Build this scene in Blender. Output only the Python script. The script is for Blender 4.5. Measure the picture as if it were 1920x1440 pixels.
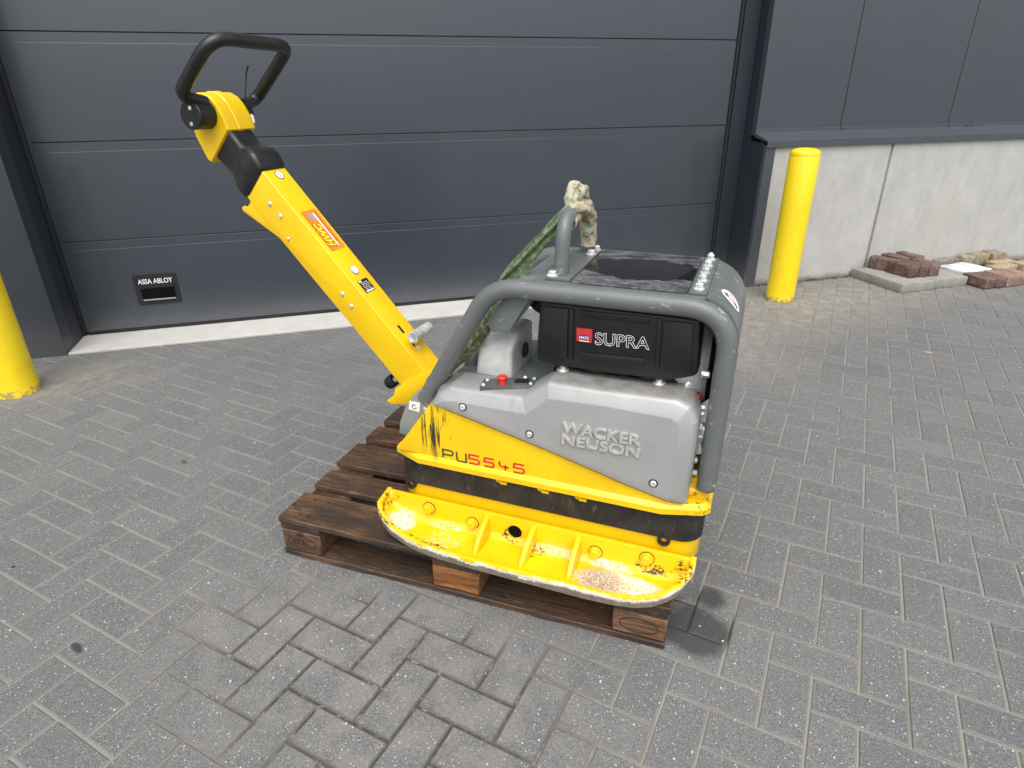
import bpy, bmesh, math, random
from mathutils import Vector, Matrix, noise as mnoise
R_ = math.radians
random.seed(7)
for o in list(bpy.data.objects): bpy.data.objects.remove(o)
sc = bpy.context.scene
COL = sc.collection

# ------------------------------------------------------------------ camera
FPX = 1171.52
CAM_E = (1.13277389, 0.00871380, 0.33521533)
CAM_L = Vector((1.22158495, -1.25203545, 1.33401614))
cd = bpy.data.cameras.new('camera'); cam = bpy.data.objects.new('camera', cd); COL.objects.link(cam)
cam.location = CAM_L; cam.rotation_euler = CAM_E
cd.sensor_width = 36; cd.lens = FPX / 1920 * 36; cd.clip_start = .05; cd.clip_end = 600
sc.camera = cam
sc.cycles.max_bounces = 6; sc.cycles.diffuse_bounces = 3; sc.cycles.glossy_bounces = 3
sc.render.resolution_x = 1024; sc.render.resolution_y = 768
# ------------------------------------------------------------------ sky and sun (overcast)
SUN_EL, SUN_AZ = 60, 160          # degrees; azimuth measured like the light's heading in the plan
w = bpy.data.worlds.new('World'); sc.world = w; w.use_nodes = True
wt = w.node_tree; wt.nodes.clear()
wo = wt.nodes.new('ShaderNodeOutputWorld'); bg = wt.nodes.new('ShaderNodeBackground')
sky = wt.nodes.new('ShaderNodeTexSky'); sky.sky_type = 'NISHITA'; sky.sun_disc = False
sky.sun_elevation = R_(SUN_EL); sky.sun_rotation = R_(SUN_AZ)
sky.air_density = 1.0; sky.dust_density = 4.0; sky.ozone_density = 1.0
hs = wt.nodes.new('ShaderNodeHueSaturation'); hs.inputs['Saturation'].default_value = .22
wt.links.new(sky.outputs[0], hs.inputs['Color']); wt.links.new(hs.outputs[0], bg.inputs[0])
bg.inputs[1].default_value = .15
wt.links.new(bg.outputs[0], wo.inputs[0])
sl = bpy.data.lights.new('sun', 'SUN'); sl.energy = 1.3; sl.angle = R_(70); sl.color = (1, .97, .93)
so = bpy.data.objects.new('sun', sl); COL.objects.link(so); so.location = (0, -3, 8)
az = R_(SUN_AZ); el = R_(SUN_EL)
sdir = Vector((math.sin(az) * math.cos(el), math.cos(az) * math.cos(el), math.sin(el)))
so.rotation_euler = sdir.to_track_quat('Z', 'Y').to_euler()
vs = sc.view_settings; vs.view_transform = 'Standard'; vs.look = 'None'; vs.gamma = 1; vs.exposure = .62
vs.use_curve_mapping = False

# ------------------------------------------------------------------ frames: pixel -> direction -> point on a known plane
import mathutils
CAM_R = mathutils.Euler(CAM_E, 'XYZ').to_matrix()
def ray(px, py): return CAM_R @ Vector(((px - 960) / FPX, -(py - 720) / FPX, -1))
def hit(px, py, n, c):
    d = ray(px, py); return CAM_L + d * ((c - n.dot(CAM_L)) / n.dot(d))
def proj(P):
    d = CAM_R.transposed() @ (Vector(P) - CAM_L)
    return (960 + FPX * d.x / -d.z, 720 - FPX * d.y / -d.z, -d.z)
UZ = Vector((0, 0, 1))
BASE = .144                                             # pallet top
YAW = R_(-1.8); MO = Vector((.80, .345, 0))
MX = Vector((math.cos(YAW), math.sin(YAW), 0)); MY = Vector((-math.sin(YAW), math.cos(YAW), 0))
def MP(px, py, v):
    X = hit(px, py, MY, MY.dot(MO) + v) - MO; return Vector((X.dot(MX), v, X.z))
def MZ(px, py, z):
    X = hit(px, py, UZ, z) - MO; return Vector((X.dot(MX), X.dot(MY), z))
TH = .617859865
DA = Vector((math.cos(TH), math.sin(TH), 0)); DB = Vector((-math.sin(TH), math.cos(TH), 0))
def WL(a, b, z): return DA * a + DB * b + UZ * z
def lerp(a, b, t): return a + (b - a) * t

# ------------------------------------------------------------------ node helpers
class NT:
    def __init__(s, name):
        s.m = bpy.data.materials.new(name); s.m.use_nodes = True; s.t = s.m.node_tree; s.t.nodes.clear()
        s.out = s.t.nodes.new('ShaderNodeOutputMaterial'); s.b = s.t.nodes.new('ShaderNodeBsdfPrincipled')
        s.t.links.new(s.b.outputs[0], s.out.inputs[0]); s._oc = None; s._pos = None; s.cache = {}
    def n(s, t, **k):
        x = s.t.nodes.new(t)
        for a, b in k.items(): setattr(x, a, b)
        return x
    def l(s, a, b): s.t.links.new(a, b)
    def set(s, x, v):
        if isinstance(v, bpy.types.NodeSocket): s.l(v, x)
        else: x.default_value = v
    def obj(s):
        if not s._oc: s._oc = s.n('ShaderNodeTexCoord').outputs['Object']
        return s._oc
    def pos(s):
        if not s._pos: s._pos = s.n('ShaderNodeNewGeometry').outputs['Position']
        return s._pos
    def math(s, op, a, b=0., c=0., clamp=False):
        x = s.n('ShaderNodeMath', operation=op, use_clamp=clamp)
        s.set(x.inputs[0], a); s.set(x.inputs[1], b); s.set(x.inputs[2], c); return x.outputs[0]
    def map(s, co, loc=(0,0,0), rot=(0,0,0), scl=(1,1,1)):
        x = s.n('ShaderNodeMapping'); s.l(co, x.inputs[0])
        x.inputs[1].default_value = loc; x.inputs[2].default_value = rot; x.inputs[3].default_value = scl; return x.outputs[0]
    def noise(s, scale, co=None, det=4, rough=.55, dist=0, stretch=None):
        co = co or s.obj(); key = (scale, str(co.as_pointer()), det, rough, dist, stretch)
        if key in s.cache: return s.cache[key]
        if stretch: co = s.map(co, scl=stretch)
        x = s.n('ShaderNodeTexNoise'); s.l(co, x.inputs['Vector']); x.inputs['Scale'].default_value = scale
        x.inputs['Detail'].default_value = det; x.inputs['Roughness'].default_value = rough; x.inputs['Distortion'].default_value = dist
        s.cache[key] = x.outputs['Fac']; return x.outputs['Fac']
    def vor(s, scale, co=None, feat='F1', out='Distance'):
        x = s.n('ShaderNodeTexVoronoi', feature=feat); s.l(co or s.obj(), x.inputs['Vector']); x.inputs['Scale'].default_value = scale
        return x.outputs[out]
    def ramp(s, f, lo, hi, a=0., b=1.):
        x = s.n('ShaderNodeMapRange', interpolation_type='SMOOTHSTEP'); s.set(x.inputs[0], f)
        for i, v in zip((1,2,3,4), (lo,hi,a,b)): x.inputs[i].default_value = v
        return x.outputs[0]
    def mix(s, f, a, b):
        x = s.n('ShaderNodeMix', data_type='RGBA')
        s.set(x.inputs[0], f)
        for i, v in ((6, a), (7, b)):
            if isinstance(v, bpy.types.NodeSocket): s.l(v, x.inputs[i])
            else: x.inputs[i].default_value = (*v, 1)
        return x.outputs[2]
    def ell(s, c, r, co=None, warp=0., wscale=30, soft=.35, rot=(0,0,0)):
        """soft ellipsoid mask (1 inside) at centre c with radii r"""
        co = co or s.obj()
        m = s.n('ShaderNodeVectorMath', operation='SUBTRACT'); s.l(co, m.inputs[0]); m.inputs[1].default_value = c
        v = s.map(m.outputs[0], rot=rot) if any(rot) else m.outputs[0]
        v = s.map(v, scl=tuple(1 / q for q in r))
        ln = s.n('ShaderNodeVectorMath', operation='LENGTH'); s.l(v, ln.inputs[0]); d = ln.outputs['Value']
        if warp: d = s.math('ADD', d, s.math('MULTIPLY', s.math('SUBTRACT', s.noise(wscale, co), .5), warp))
        return s.ramp(d, 1 - soft, 1 + soft, 1, 0)
    def rnd(s): return s.n('ShaderNodeObjectInfo').outputs['Random']
    def bump(s, h, strength=.3, dist=.002):
        x = s.n('ShaderNodeBump'); x.inputs['Strength'].default_value = strength; x.inputs['Distance'].default_value = dist
        s.l(h, x.inputs['Height']); s.l(x.outputs[0], s.b.inputs['Normal'])
    def fin(s, col, rough=.5, metal=0., spec=.5, coat=0.):
        if isinstance(col, bpy.types.NodeSocket): s.l(col, s.b.inputs['Base Color'])
        else: s.b.inputs['Base Color'].default_value = (*col, 1)
        s.set(s.b.inputs['Roughness'], rough); s.set(s.b.inputs['Metallic'], metal)
        s.b.inputs['Specular IOR Level'].default_value = spec
        if coat: s.b.inputs['Coat Weight'].default_value = coat; s.b.inputs['Coat Roughness'].default_value = .15
        return s.m
def simple(name, col, rough=.5, metal=0., var=.25, vs=25, bump=0., bs=300, dirt=None, spec=.5):
    t = NT(name); f = t.noise(vs)
    c = t.mix(t.ramp(f, .3, .7), tuple(x * (1 - var) for x in col), tuple(min(1, x * (1 + var)) for x in col))
    rg = rough
    if dirt:
        dc, lo, hi, ds = dirt
        mk = t.ramp(t.noise(ds, det=8, rough=.7), lo, hi); c = t.mix(mk, c, dc)
        rg = t.math('ADD', t.math('MULTIPLY', mk, .25), rough)
    if bump: t.bump(t.noise(bs, det=3), bump, .001)
    return t.fin(c, rg, metal, spec)

# ------------------------------------------------------------------ mesh helpers
def link(o, parent=None):
    COL.objects.link(o)
    if parent: o.parent = parent
    return o
def finish(bm, name, mat, parent=None, bev=0, seg=2, smooth=35, off=None, recalc=True, bang=30):
    if off: bmesh.ops.translate(bm, verts=bm.verts, vec=off)
    if recalc: bmesh.ops.recalc_face_normals(bm, faces=bm.faces)
    if bev:
        es = [e for e in bm.edges if len(e.link_faces) == 2 and e.calc_face_angle(0) > R_(bang)]
        bmesh.ops.bevel(bm, geom=es, offset=bev, segments=seg, profile=.5, affect='EDGES', clamp_overlap=True)
    me = bpy.data.meshes.new(name); bm.to_mesh(me); bm.free()
    if smooth:
        me.shade_smooth(); me.set_sharp_from_angle(angle=R_(smooth))
    me.materials.append(mat)
    return link(bpy.data.objects.new(name, me), parent)
def B(): return bmesh.new()
def add_box(bm, x0, x1, y0, y1, z0, z1):
    vs = [bm.verts.new((x, y, z)) for x in (x0, x1) for y in (y0, y1) for z in (z0, z1)]
    for f in ((0,1,3,2),(4,6,7,5),(0,4,5,1),(2,3,7,6),(0,2,6,4),(1,5,7,3)): bm.faces.new([vs[i] for i in f])
    return vs
def add_loops(bm, loops, cap0=True, cap1=True, closed=True):
    L = [[bm.verts.new(p) for p in lp] for lp in loops]; n = len(L[0])
    for a, b in zip(L, L[1:]):
        for i in range(n if closed else n - 1):
            j = (i + 1) % n
            try: bm.faces.new((a[i], a[j], b[j], b[i]))
            except ValueError: pass
    if cap0: bm.faces.new(list(reversed(L[0])))
    if cap1: bm.faces.new(L[-1])
    return L
def add_prism_y(bm, poly, v0, v1):      # poly of (x, z)
    add_loops(bm, [[(x, v0, z) for x, z in poly], [(x, v1, z) for x, z in poly]])
def add_prism_z(bm, poly, z0, z1):
    add_loops(bm, [[(x, y, z0) for x, y in poly], [(x, y, z1) for x, y in poly]])
def frame(d):
    d = d.normalized(); a = UZ if abs(d.z) < .9 else Vector((1, 0, 0))
    u = d.cross(a).normalized(); return u, d.cross(u).normalized()
def add_tube(bm, path, r, seg=14, caps=True, rz=None):
    P = [Vector(p) for p in path]; rs = r if isinstance(r, (list, tuple)) else [r] * len(P)
    loops = []; u = None
    for i, p in enumerate(P):
        d = (P[min(i+1, len(P)-1)] - P[max(i-1, 0)]).normalized()
        if u is None: u, _ = frame(d)
        u = (u - d * u.dot(d)).normalized(); v = d.cross(u)
        loops.append([p + (u * math.cos(t) + v * math.sin(t)) * rs[i] for t in [2 * math.pi * k / seg for k in range(seg)]])
    add_loops(bm, loops, caps, caps)
def fillet(path, rad, n=8):
    P = [Vector(p) for p in path]; out = [P[0]]
    for i in range(1, len(P) - 1):
        a = (P[i-1] - P[i]); b = (P[i+1] - P[i]); r = rad[i-1] if isinstance(rad, (list, tuple)) else rad
        t = min(r / math.tan(a.angle(b) / 2), a.length * .49, b.length * .49)
        p0 = P[i] + a.normalized() * t; p1 = P[i] + b.normalized() * t
        for k in range(n + 1):
            q = k / n; out.append(p0.lerp(P[i], q).lerp(P[i].lerp(p1, q), q))
    out.append(P[-1]); return out
def add_cyl(bm, p0, p1, r, seg=16, ch=0., r1=None):
    p0 = Vector(p0); p1 = Vector(p1); d = (p1 - p0).normalized(); u, v = frame(d); r1 = r if r1 is None else r1
    def ring(p, q): return [p + (u * math.cos(t) + v * math.sin(t)) * q for t in [2 * math.pi * k / seg for k in range(seg)]]
    L = [ring(p0, r)]
    if ch: L += [ring(p1 - d * ch, r1), ring(p1, max(r1 - ch, 1e-4))]
    else: L += [ring(p1, r1)]
    add_loops(bm, L)
def add_ring(bm, p0, p1, ro, ri, seg=24):
    p0 = Vector(p0); p1 = Vector(p1); d = (p1 - p0).normalized(); u, v = frame(d)
    def ring(p, q): return [bm.verts.new(p + (u * math.cos(t) + v * math.sin(t)) * q) for t in [2 * math.pi * k / seg for k in range(seg)]]
    L = [ring(p0, ri), ring(p0, ro), ring(p1, ro), ring(p1, ri)]
    for a, b in zip(L, L[1:] + L[:1]):
        for i in range(seg): bm.faces.new((a[i], a[(i+1) % seg], b[(i+1) % seg], b[i]))
def add_hex(bm, p, d, r, h, washer=0):
    p = Vector(p); d = Vector(d).normalized()
    if washer: add_cyl(bm, p, p + d * h * .25, washer, 16); p = p + d * h * .25
    add_cyl(bm, p, p + d * h, r, 6, h * .18)
def empty(name, loc, rz=0):
    o = bpy.data.objects.new(name, None); COL.objects.link(o); o.location = loc; o.rotation_euler = (0, 0, rz)
    o.empty_display_size = .1; return o
def tag(o, label, cat, group=None, kind=None):
    if label: o['label'] = label
    if cat: o['category'] = cat
    if group: o['group'] = group
    if kind: o['kind'] = kind
    return o
def rrect(x0, x1, y0, y1, r, n=5):
    out = []
    for cx, cy, a in ((x1-r, y1-r, 0), (x0+r, y1-r, 90), (x0+r, y0+r, 180), (x1-r, y0+r, 270)):
        for k in range(n + 1):
            t = R_(a + 90 * k / n); out.append((cx + r * math.cos(t), cy + r * math.sin(t)))
    return out
def text_mesh(body, bold=0., extrude=.0, outline=0., res=4, shear=0.):
    c = bpy.data.curves.new('t', 'FONT'); c.body = body; c.size = 1; c.resolution_u = res; c.offset = bold; c.extrude = extrude; c.shear = shear
    if outline: c.fill_mode = 'NONE'; c.bevel_depth = outline; c.bevel_resolution = 1
    o = bpy.data.objects.new('t', c); COL.objects.link(o)
    dg = bpy.context.evaluated_depsgraph_get(); dg.update()
    me = bpy.data.meshes.new_from_object(o.evaluated_get(dg)); bpy.data.objects.remove(o); bpy.data.curves.remove(c)
    return me
def lettering(name, body, mat, parent, o, ux, uy, W, H, depth=.001, bold=0., outline=0., off=None, shear=0.):
    """fit the word into W x H; o = lower-left corner, ux/uy unit vectors of the face, extruded out of the face by depth"""
    me = text_mesh(body, bold, .5 if not outline else 0, outline, shear=shear); me.name = name
    xs = [v.co.x for v in me.vertices]; ys = [v.co.y for v in me.vertices]; zs = [v.co.z for v in me.vertices]
    x0, x1, y0, y1, z0, z1 = min(xs), max(xs), min(ys), max(ys), min(zs), max(zs)
    o = Vector(o); ux = Vector(ux).normalized(); uy = Vector(uy); uy = (uy - ux * uy.dot(ux)).normalized(); nz = ux.cross(uy)
    for v in me.vertices:
        a = (v.co.x - x0) / (x1 - x0) * W; b = (v.co.y - y0) / (y1 - y0) * H; c = (v.co.z - z0) / max(1e-6, z1 - z0) * depth
        v.co = o + ux * a + uy * b + nz * c + (Vector(off) if off else Vector())
    me.materials.clear(); me.materials.append(mat)
    return link(bpy.data.objects.new(name, me), parent)
def add_strokes(bm, paths, wid, tf, h):
    """flat ribbons along 2D polylines, tf maps (x, y, height) to a point"""
    for path in paths:
        P = [Vector(p).to_2d() for p in path]; L = []; Rr = []
        for i, p in enumerate(P):
            d0 = (P[i] - P[i-1]).normalized() if i else None; d1 = (P[i+1] - P[i]).normalized() if i < len(P) - 1 else None
            d = d0 if d1 is None else d1 if d0 is None else (d0 + d1).normalized()
            n = Vector((-d.y, d.x)); k = 1.0 if d0 is None or d1 is None else 1 / max(.4, n.dot(Vector((-d0.y, d0.x))))
            L.append(p + n * wid / 2 * k); Rr.append(p - n * wid / 2 * k)
        top = [(bm.verts.new(tf(a.x, a.y, h)), bm.verts.new(tf(b.x, b.y, h))) for a, b in zip(L, Rr)]
        bot = [(bm.verts.new(tf(a.x, a.y, 0)), bm.verts.new(tf(b.x, b.y, 0))) for a, b in zip(L, Rr)]
        for i in range(len(P) - 1):
            bm.faces.new((top[i][0], top[i][1], top[i+1][1], top[i+1][0]))
            bm.faces.new((top[i][0], top[i+1][0], bot[i+1][0], bot[i][0])); bm.faces.new((top[i][1], bot[i][1], bot[i+1][1], top[i+1][1]))
        bm.faces.new((top[0][0], bot[0][0], bot[0][1], top[0][1])); bm.faces.new((top[-1][0], top[-1][1], bot[-1][1], bot[-1][0]))

# ------------------------------------------------------------------ materials
def m_yellow(name, patches=False, dirty=.5, streak=False, grit=False):
    t = NT(name)
    c = t.mix(t.ramp(t.noise(6), .3, .7), (.79, .485, .003), (.84, .55, .004))
    rg = t.math('ADD', t.math('MULTIPLY', t.noise(40), .14), .26)
    # grime film, rubbed in corners of the paint
    g = t.ramp(t.noise(14, det=9, rough=.72), .56, .80)
    c = t.mix(t.math('MULTIPLY', g, dirty * .55), c, (.30, .17, .02))
    # chips down to dark metal
    ch = t.ramp(t.noise(55, det=7, rough=.7), .705, .735)
    c = t.mix(t.math('MULTIPLY', ch, min(1, dirty * 1.3)), c, (.05, .035, .02))
    if streak:
        s1 = t.noise(60, det=6, rough=.7, stretch=(1, 1, .07))
        m1 = t.math('MULTIPLY', t.ramp(s1, .52, .60), t.ell((-.285, -.24, .335), (.05, .1, .085), soft=.4, warp=.8, wscale=25))
        c = t.mix(m1, c, (.04, .03, .015))
        m2 = t.math('MULTIPLY', t.ramp(s1, .5, .56), t.ell((-.25, -.24, .37), (.012, .1, .035), soft=.4, warp=.9, wscale=60, rot=(0, R_(-25), 0)))
        c = t.mix(m2, c, (.035, .027, .015))
        m3 = t.math('MULTIPLY', t.ramp(t.noise(90, det=6, rough=.75), .53, .6), t.ell((.43, -.17, .26), (.05, .09, .05), soft=.6))
        c = t.mix(m3, c, (.05, .03, .012))
        sl_ = t.ramp(t.noise(30, det=5, rough=.7, stretch=(1, 1, .05)), .55, .72)
        c = t.mix(t.math('MULTIPLY', sl_, .22), c, (.35, .2, .03))
    if patches:
        sp = t.noise(120, det=6, rough=.8)
        for cen, rad, col, lo, warp in (((-.385, -.29, .055), (.042, .042, .06), (.66, .65, .61), .42, .5),
                                        ((-.235, -.31, .03), (.062, .035, .05), (.70, .63, .44), .53, .9),
                                        ((-.262, -.258, .035), (.062, .012, .03), (.68, .60, .44), .48, .7),
                                        ((.075, -.256, .03), (.085, .013, .03), (.64, .54, .40), .47, .7),
                                        ((.27, -.315, .03), (.115, .045, .06), (.66, .64, .59), .41, .35),
                                        ((.235, -.258, .035), (.07, .012, .03), (.68, .65, .57), .45, .6)):
            m = t.ell(cen, rad, warp=warp * 1.3, wscale=45, soft=.16)
            c = t.mix(t.math('MULTIPLY', m, t.ramp(sp, lo, lo + .07)), c, col)
            rg = t.math('ADD', rg, t.math('MULTIPLY', m, .3), clamp=True)
        br = t.ell((.222, -.315, .03), (.062, .05, .06), warp=.4, wscale=50, soft=.5)
        c = t.mix(t.math('MULTIPLY', br, t.ramp(t.noise(260, det=5, rough=.8), .38, .60)), c, (.20, .11, .045))
        for cen, rad in (((-.43, -.262, .09), (.03, .02, .035)), ((-.41, -.33, .06), (.05, .022, .04)), ((-.245, -.35, .03), (.07, .016, .03)), ((.345, -.247, .04), (.05, .008, .02)),
                         ((-.055, -.246, .04), (.03, .02, .03)), ((.02, -.262, .02), (.03, .03, .02)), ((.425, -.27, .07), (.03, .04, .03))):
            m = t.ell(cen, rad, warp=1.0, wscale=70, soft=.25)
            c = t.mix(t.math('MULTIPLY', m, t.ramp(t.noise(95, det=6, rough=.7), .51, .54)), c, (.06, .038, .018))
        cr_ = t.n('ShaderNodeAttribute', attribute_name='crud').outputs['Fac']
        cm = t.ramp(t.math('ADD', cr_, t.math('MULTIPLY', t.math('SUBTRACT', t.noise(40, det=7, rough=.75), .5), 1.6)), 1.01, 1.11)
        c = t.mix(cm, c, (.085, .055, .022))
        # outer lip: paint worn to primer, then bare metal below
        sep = t.n('ShaderNodeSeparateXYZ'); t.l(t.obj(), sep.inputs[0])
        att = t.n('ShaderNodeAttribute', attribute_name='lip').outputs['Fac']
        e = t.math('ADD', att, t.math('ADD', t.math('MULTIPLY', t.math('SUBTRACT', t.noise(140, det=6, rough=.7), .5), .55), t.math('MULTIPLY', t.math('SUBTRACT', t.noise(14, det=4), .5), .7)))
        c = t.mix(t.ramp(e, .42, .50), c, (.80, .76, .58))
        met = t.ramp(e, .64, .74)
        c = t.mix(met, c, t.mix(t.noise(60, det=6), (.10, .078, .058), (.30, .26, .21)))
    t.bump(t.noise(330 if not grit else 120, det=3), .22 if not grit else .25, .0012)
    return t.fin(c, rg)
M_YEL = m_yellow('yellow_paint', dirty=.12)
M_YELS = m_yellow('yellow_paint_scuffed', dirty=.28, streak=True)
M_YELP = m_yellow('yellow_paint_worn', patches=True, dirty=.35, grit=True)
M_YELB = m_yellow('yellow_paint_base', dirty=.6, grit=True)

def m_silver():
    t = NT('cast_grey_paint')
    c = t.mix(t.noise(9, det=5), (.315, .315, .312), (.425, .425, .422))
    c = t.mix(t.math('MULTIPLY', t.ramp(t.noise(300, det=2), .45, .7), .25), c, (.52, .52, .51))
    d = t.ramp(t.noise(12, det=9, rough=.75), .55, .82)
    c = t.mix(t.math('MULTIPLY', d, .55), c, (.16, .14, .11))
    st = t.ramp(t.noise(35, det=5, rough=.7, stretch=(1, 1, .08)), .58, .75)
    c = t.mix(t.math('MULTIPLY', st, .25), c, (.17, .14, .10))
    top = t.math('MULTIPLY', t.ell((.18, -.17, .54), (.3, .06, .035), soft=.5, warp=.7, wscale=12), .6)
    c = t.mix(t.math('MULTIPLY', top, t.ramp(t.noise(25, det=7, rough=.7), .35, .7)), c, (.14, .11, .07))
    t.bump(t.noise(260, det=4), .25, .001)
    return t.fin(c, .48, .35)
M_SIL = m_silver()
def m_grey(name, base=(.120, .130, .129), scratch=.5, rough=.36):
    t = NT(name)
    c = t.mix(t.noise(8), tuple(x * .85 for x in base), tuple(x * 1.15 for x in base))
    s = t.ramp(t.noise(42, det=7, rough=.72, stretch=(.5, 1, 1)), .60, .625)
    c = t.mix(t.math('MULTIPLY', s, scratch), c, (.42, .43, .42))
    d = t.ramp(t.noise(11, det=8, rough=.75), .55, .85)
    c = t.mix(t.math('MULTIPLY', d, .35), c, (.2, .19, .165))
    t.bump(t.noise(160, det=3), .1, .001)
    return t.fin(c, t.math('ADD', t.math('MULTIPLY', d, .25), rough))
M_CAGE = m_grey('cage_grey_paint'); M_DECK = m_grey('deck_grey_paint', (.15, .175, .175), .35, .3)
M_BRKT = m_grey('bracket_grey_paint', (.24, .26, .255), .4, .45)
M_BLK = simple('black_plastic', (.0085, .0085, .009), .40, 0, .3, 18, .15, 250, ((.055, .053, .051), .58, .88, 9))
M_BLKG = simple('black_handle_rubber', (.012, .0125, .012), .32, 0, .3, 30, .2, 120, ((.10, .095, .08), .66, .8, 30))
M_SKIRT = None
def m_skirt():
    t = NT('black_rubber_skirt')
    c = t.mix(t.ramp(t.noise(20, det=6), .35, .65), (.009, .0085, .008), (.024, .023, .021))
    a = t.ramp(t.noise(70, det=8, rough=.85, stretch=(1, 1, .3)), .55, .66)
    c = t.mix(t.math('MULTIPLY', a, .75), c, (.12, .112, .10))
    b = t.ramp(t.noise(16, det=7, rough=.7), .58, .75)
    c = t.mix(t.math('MULTIPLY', b, .35), c, (.07, .045, .025))
    t.bump(t.noise(90, det=6), .35, .0015)
    return t.fin(c, .55)
M_SKIRT = m_skirt()
M_DARK = simple('engine_black', (.01, .01, .011), .5, 0, .4, 30, .2, 100, ((.06, .055, .05), .55, .8, 20))
M_ZINC = simple('zinc_steel', (.66, .69, .68), .32, .45, .3, 40, .1, 300, ((.35, .34, .30), .5, .8, 60))
M_ALU = simple('cast_aluminium', (.56, .555, .54), .5, .1, .12, 20, .35, 220, ((.10, .095, .08), .53, .78, 14))
M_MAT = None
def m_mat():
    t = NT('black_anti_slip_mat')
    m = t.ell((.215, -.005, .775), (.150, .105, .2), warp=1.15, wscale=13, soft=.05)
    dry = t.mix(t.ramp(t.noise(30, det=9, rough=.8, stretch=(.6, 1.5, 1)), .38, .72), (.020, .021, .023), (.22, .23, .24))
    c = t.mix(m, dry, (.008, .008, .0085))
    t.bump(t.noise(60, det=5), .08, .001)
    return t.fin(c, t.math('SUBTRACT', .5, t.math('MULTIPLY', m, .38)))
M_MAT = m_mat()
M_WHITE = simple('white_print', (.80, .80, .80), .45, 0, .04)
M_BLACKP = simple('black_print', (.012, .012, .012), .4, 0, .1)
M_RED = simple('red_plastic', (.62, .025, .02), .35, 0, .1)
M_REDP = simple('red_print', (.55, .03, .025), .4, 0, .06)
M_BLUEP = simple('blue_print', (.03, .035, .22), .4, 0, .06)
M_GRNP = simple('dark_olive_print', (.07, .075, .02), .4, 0, .1)
M_ORG = simple('orange_print', (.80, .22, .02), .4, 0, .15, 60)
M_YELPR = simple('yellow_print', (.85, .72, .03), .4, 0, .05)
M_GREYPR = simple('grey_print', (.33, .33, .36), .4, 0, .1)
M_LETTER = simple('cast_lettering', (.52, .515, .50), .45, .35, .12, 60, .2, 250)

def m_wood(name, a, b, dark=.5, axis='x'):
    t = NT(name); r = t.rnd()
    off = t.n('ShaderNodeVectorMath', operation='ADD'); t.l(t.obj(), off.inputs[0])
    cmb = t.n('ShaderNodeCombineXYZ'); t.l(t.math('MULTIPLY', r, 17.), cmb.inputs[0]); t.l(t.math('MULTIPLY', r, 9.), cmb.inputs[1]); t.l(cmb.outputs[0], off.inputs[1])
    st = (.06, 1, 1) if axis == 'x' else (1, .06, 1)
    co = off.outputs[0]
    g = t.noise(75, t.map(co, scl=st), det=8, rough=.7, dist=1.5)
    big = t.noise(7, t.map(co, scl=(.45, 1, 1) if axis == 'x' else (1, .45, 1)), det=7, rough=.65)
    c = t.mix(t.ramp(g, .36, .64), tuple(x * .55 for x in a), tuple(x * 1.15 for x in b))
    c = t.mix(t.math('MULTIPLY', t.ramp(big, .44, .60), dark), c, (.017, .012, .009))
    c = t.mix(t.math('MULTIPLY', r, .55), c, (.040, .028, .021))
    pal = t.ramp(t.noise(26, t.map(co, scl=(.3, 1, 1) if axis == 'x' else (1, .3, 1)), det=8, rough=.8), .55, .68); c = t.mix(t.math('MULTIPLY', pal, .6), c, (.27, .165, .09))
    fine = t.ramp(t.noise(220, t.map(co, scl=st), det=4, rough=.7), .62, .72)
    c = t.mix(t.math('MULTIPLY', fine, .6), c, (.025, .016, .01))
    gr = t.ramp(t.noise(30, co, det=8, rough=.75), .62, .8)
    c = t.mix(t.math('MULTIPLY', gr, .35), c, (.20, .15, .10))
    kn = t.math('MULTIPLY', t.ramp(t.vor(9, t.map(co, scl=(.55, 1, 1) if axis == 'x' else (1, .55, 1))), .05, .13, 1, 0), .85); c = t.mix(kn, c, (.012, .009, .007))
    t.bump(t.math('ADD', g, t.math('MULTIPLY', t.noise(150, t.map(co, scl=st), det=5), .6)), .85, .004)
    return t.fin(c, t.math('ADD', t.math('MULTIPLY', big, .3), .42))
M_WOOD = m_wood('stained_pallet_wood', (.068, .029, .011), (.165, .078, .030), .82)
M_WOODY = m_wood('stained_cross_wood', (.05, .026, .013), (.11, .06, .03), .85, 'y')
M_WOODB = m_wood('pallet_block_wood', (.17, .082, .040), (.27, .14, .07), .5)
M_WOODN = m_wood('fresh_block_wood', (.36, .12, .022), (.47, .18, .04), .2)
M_BURN = simple('burnt_mark', (.028, .012, .007), .7, 0, .3, 90)

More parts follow.
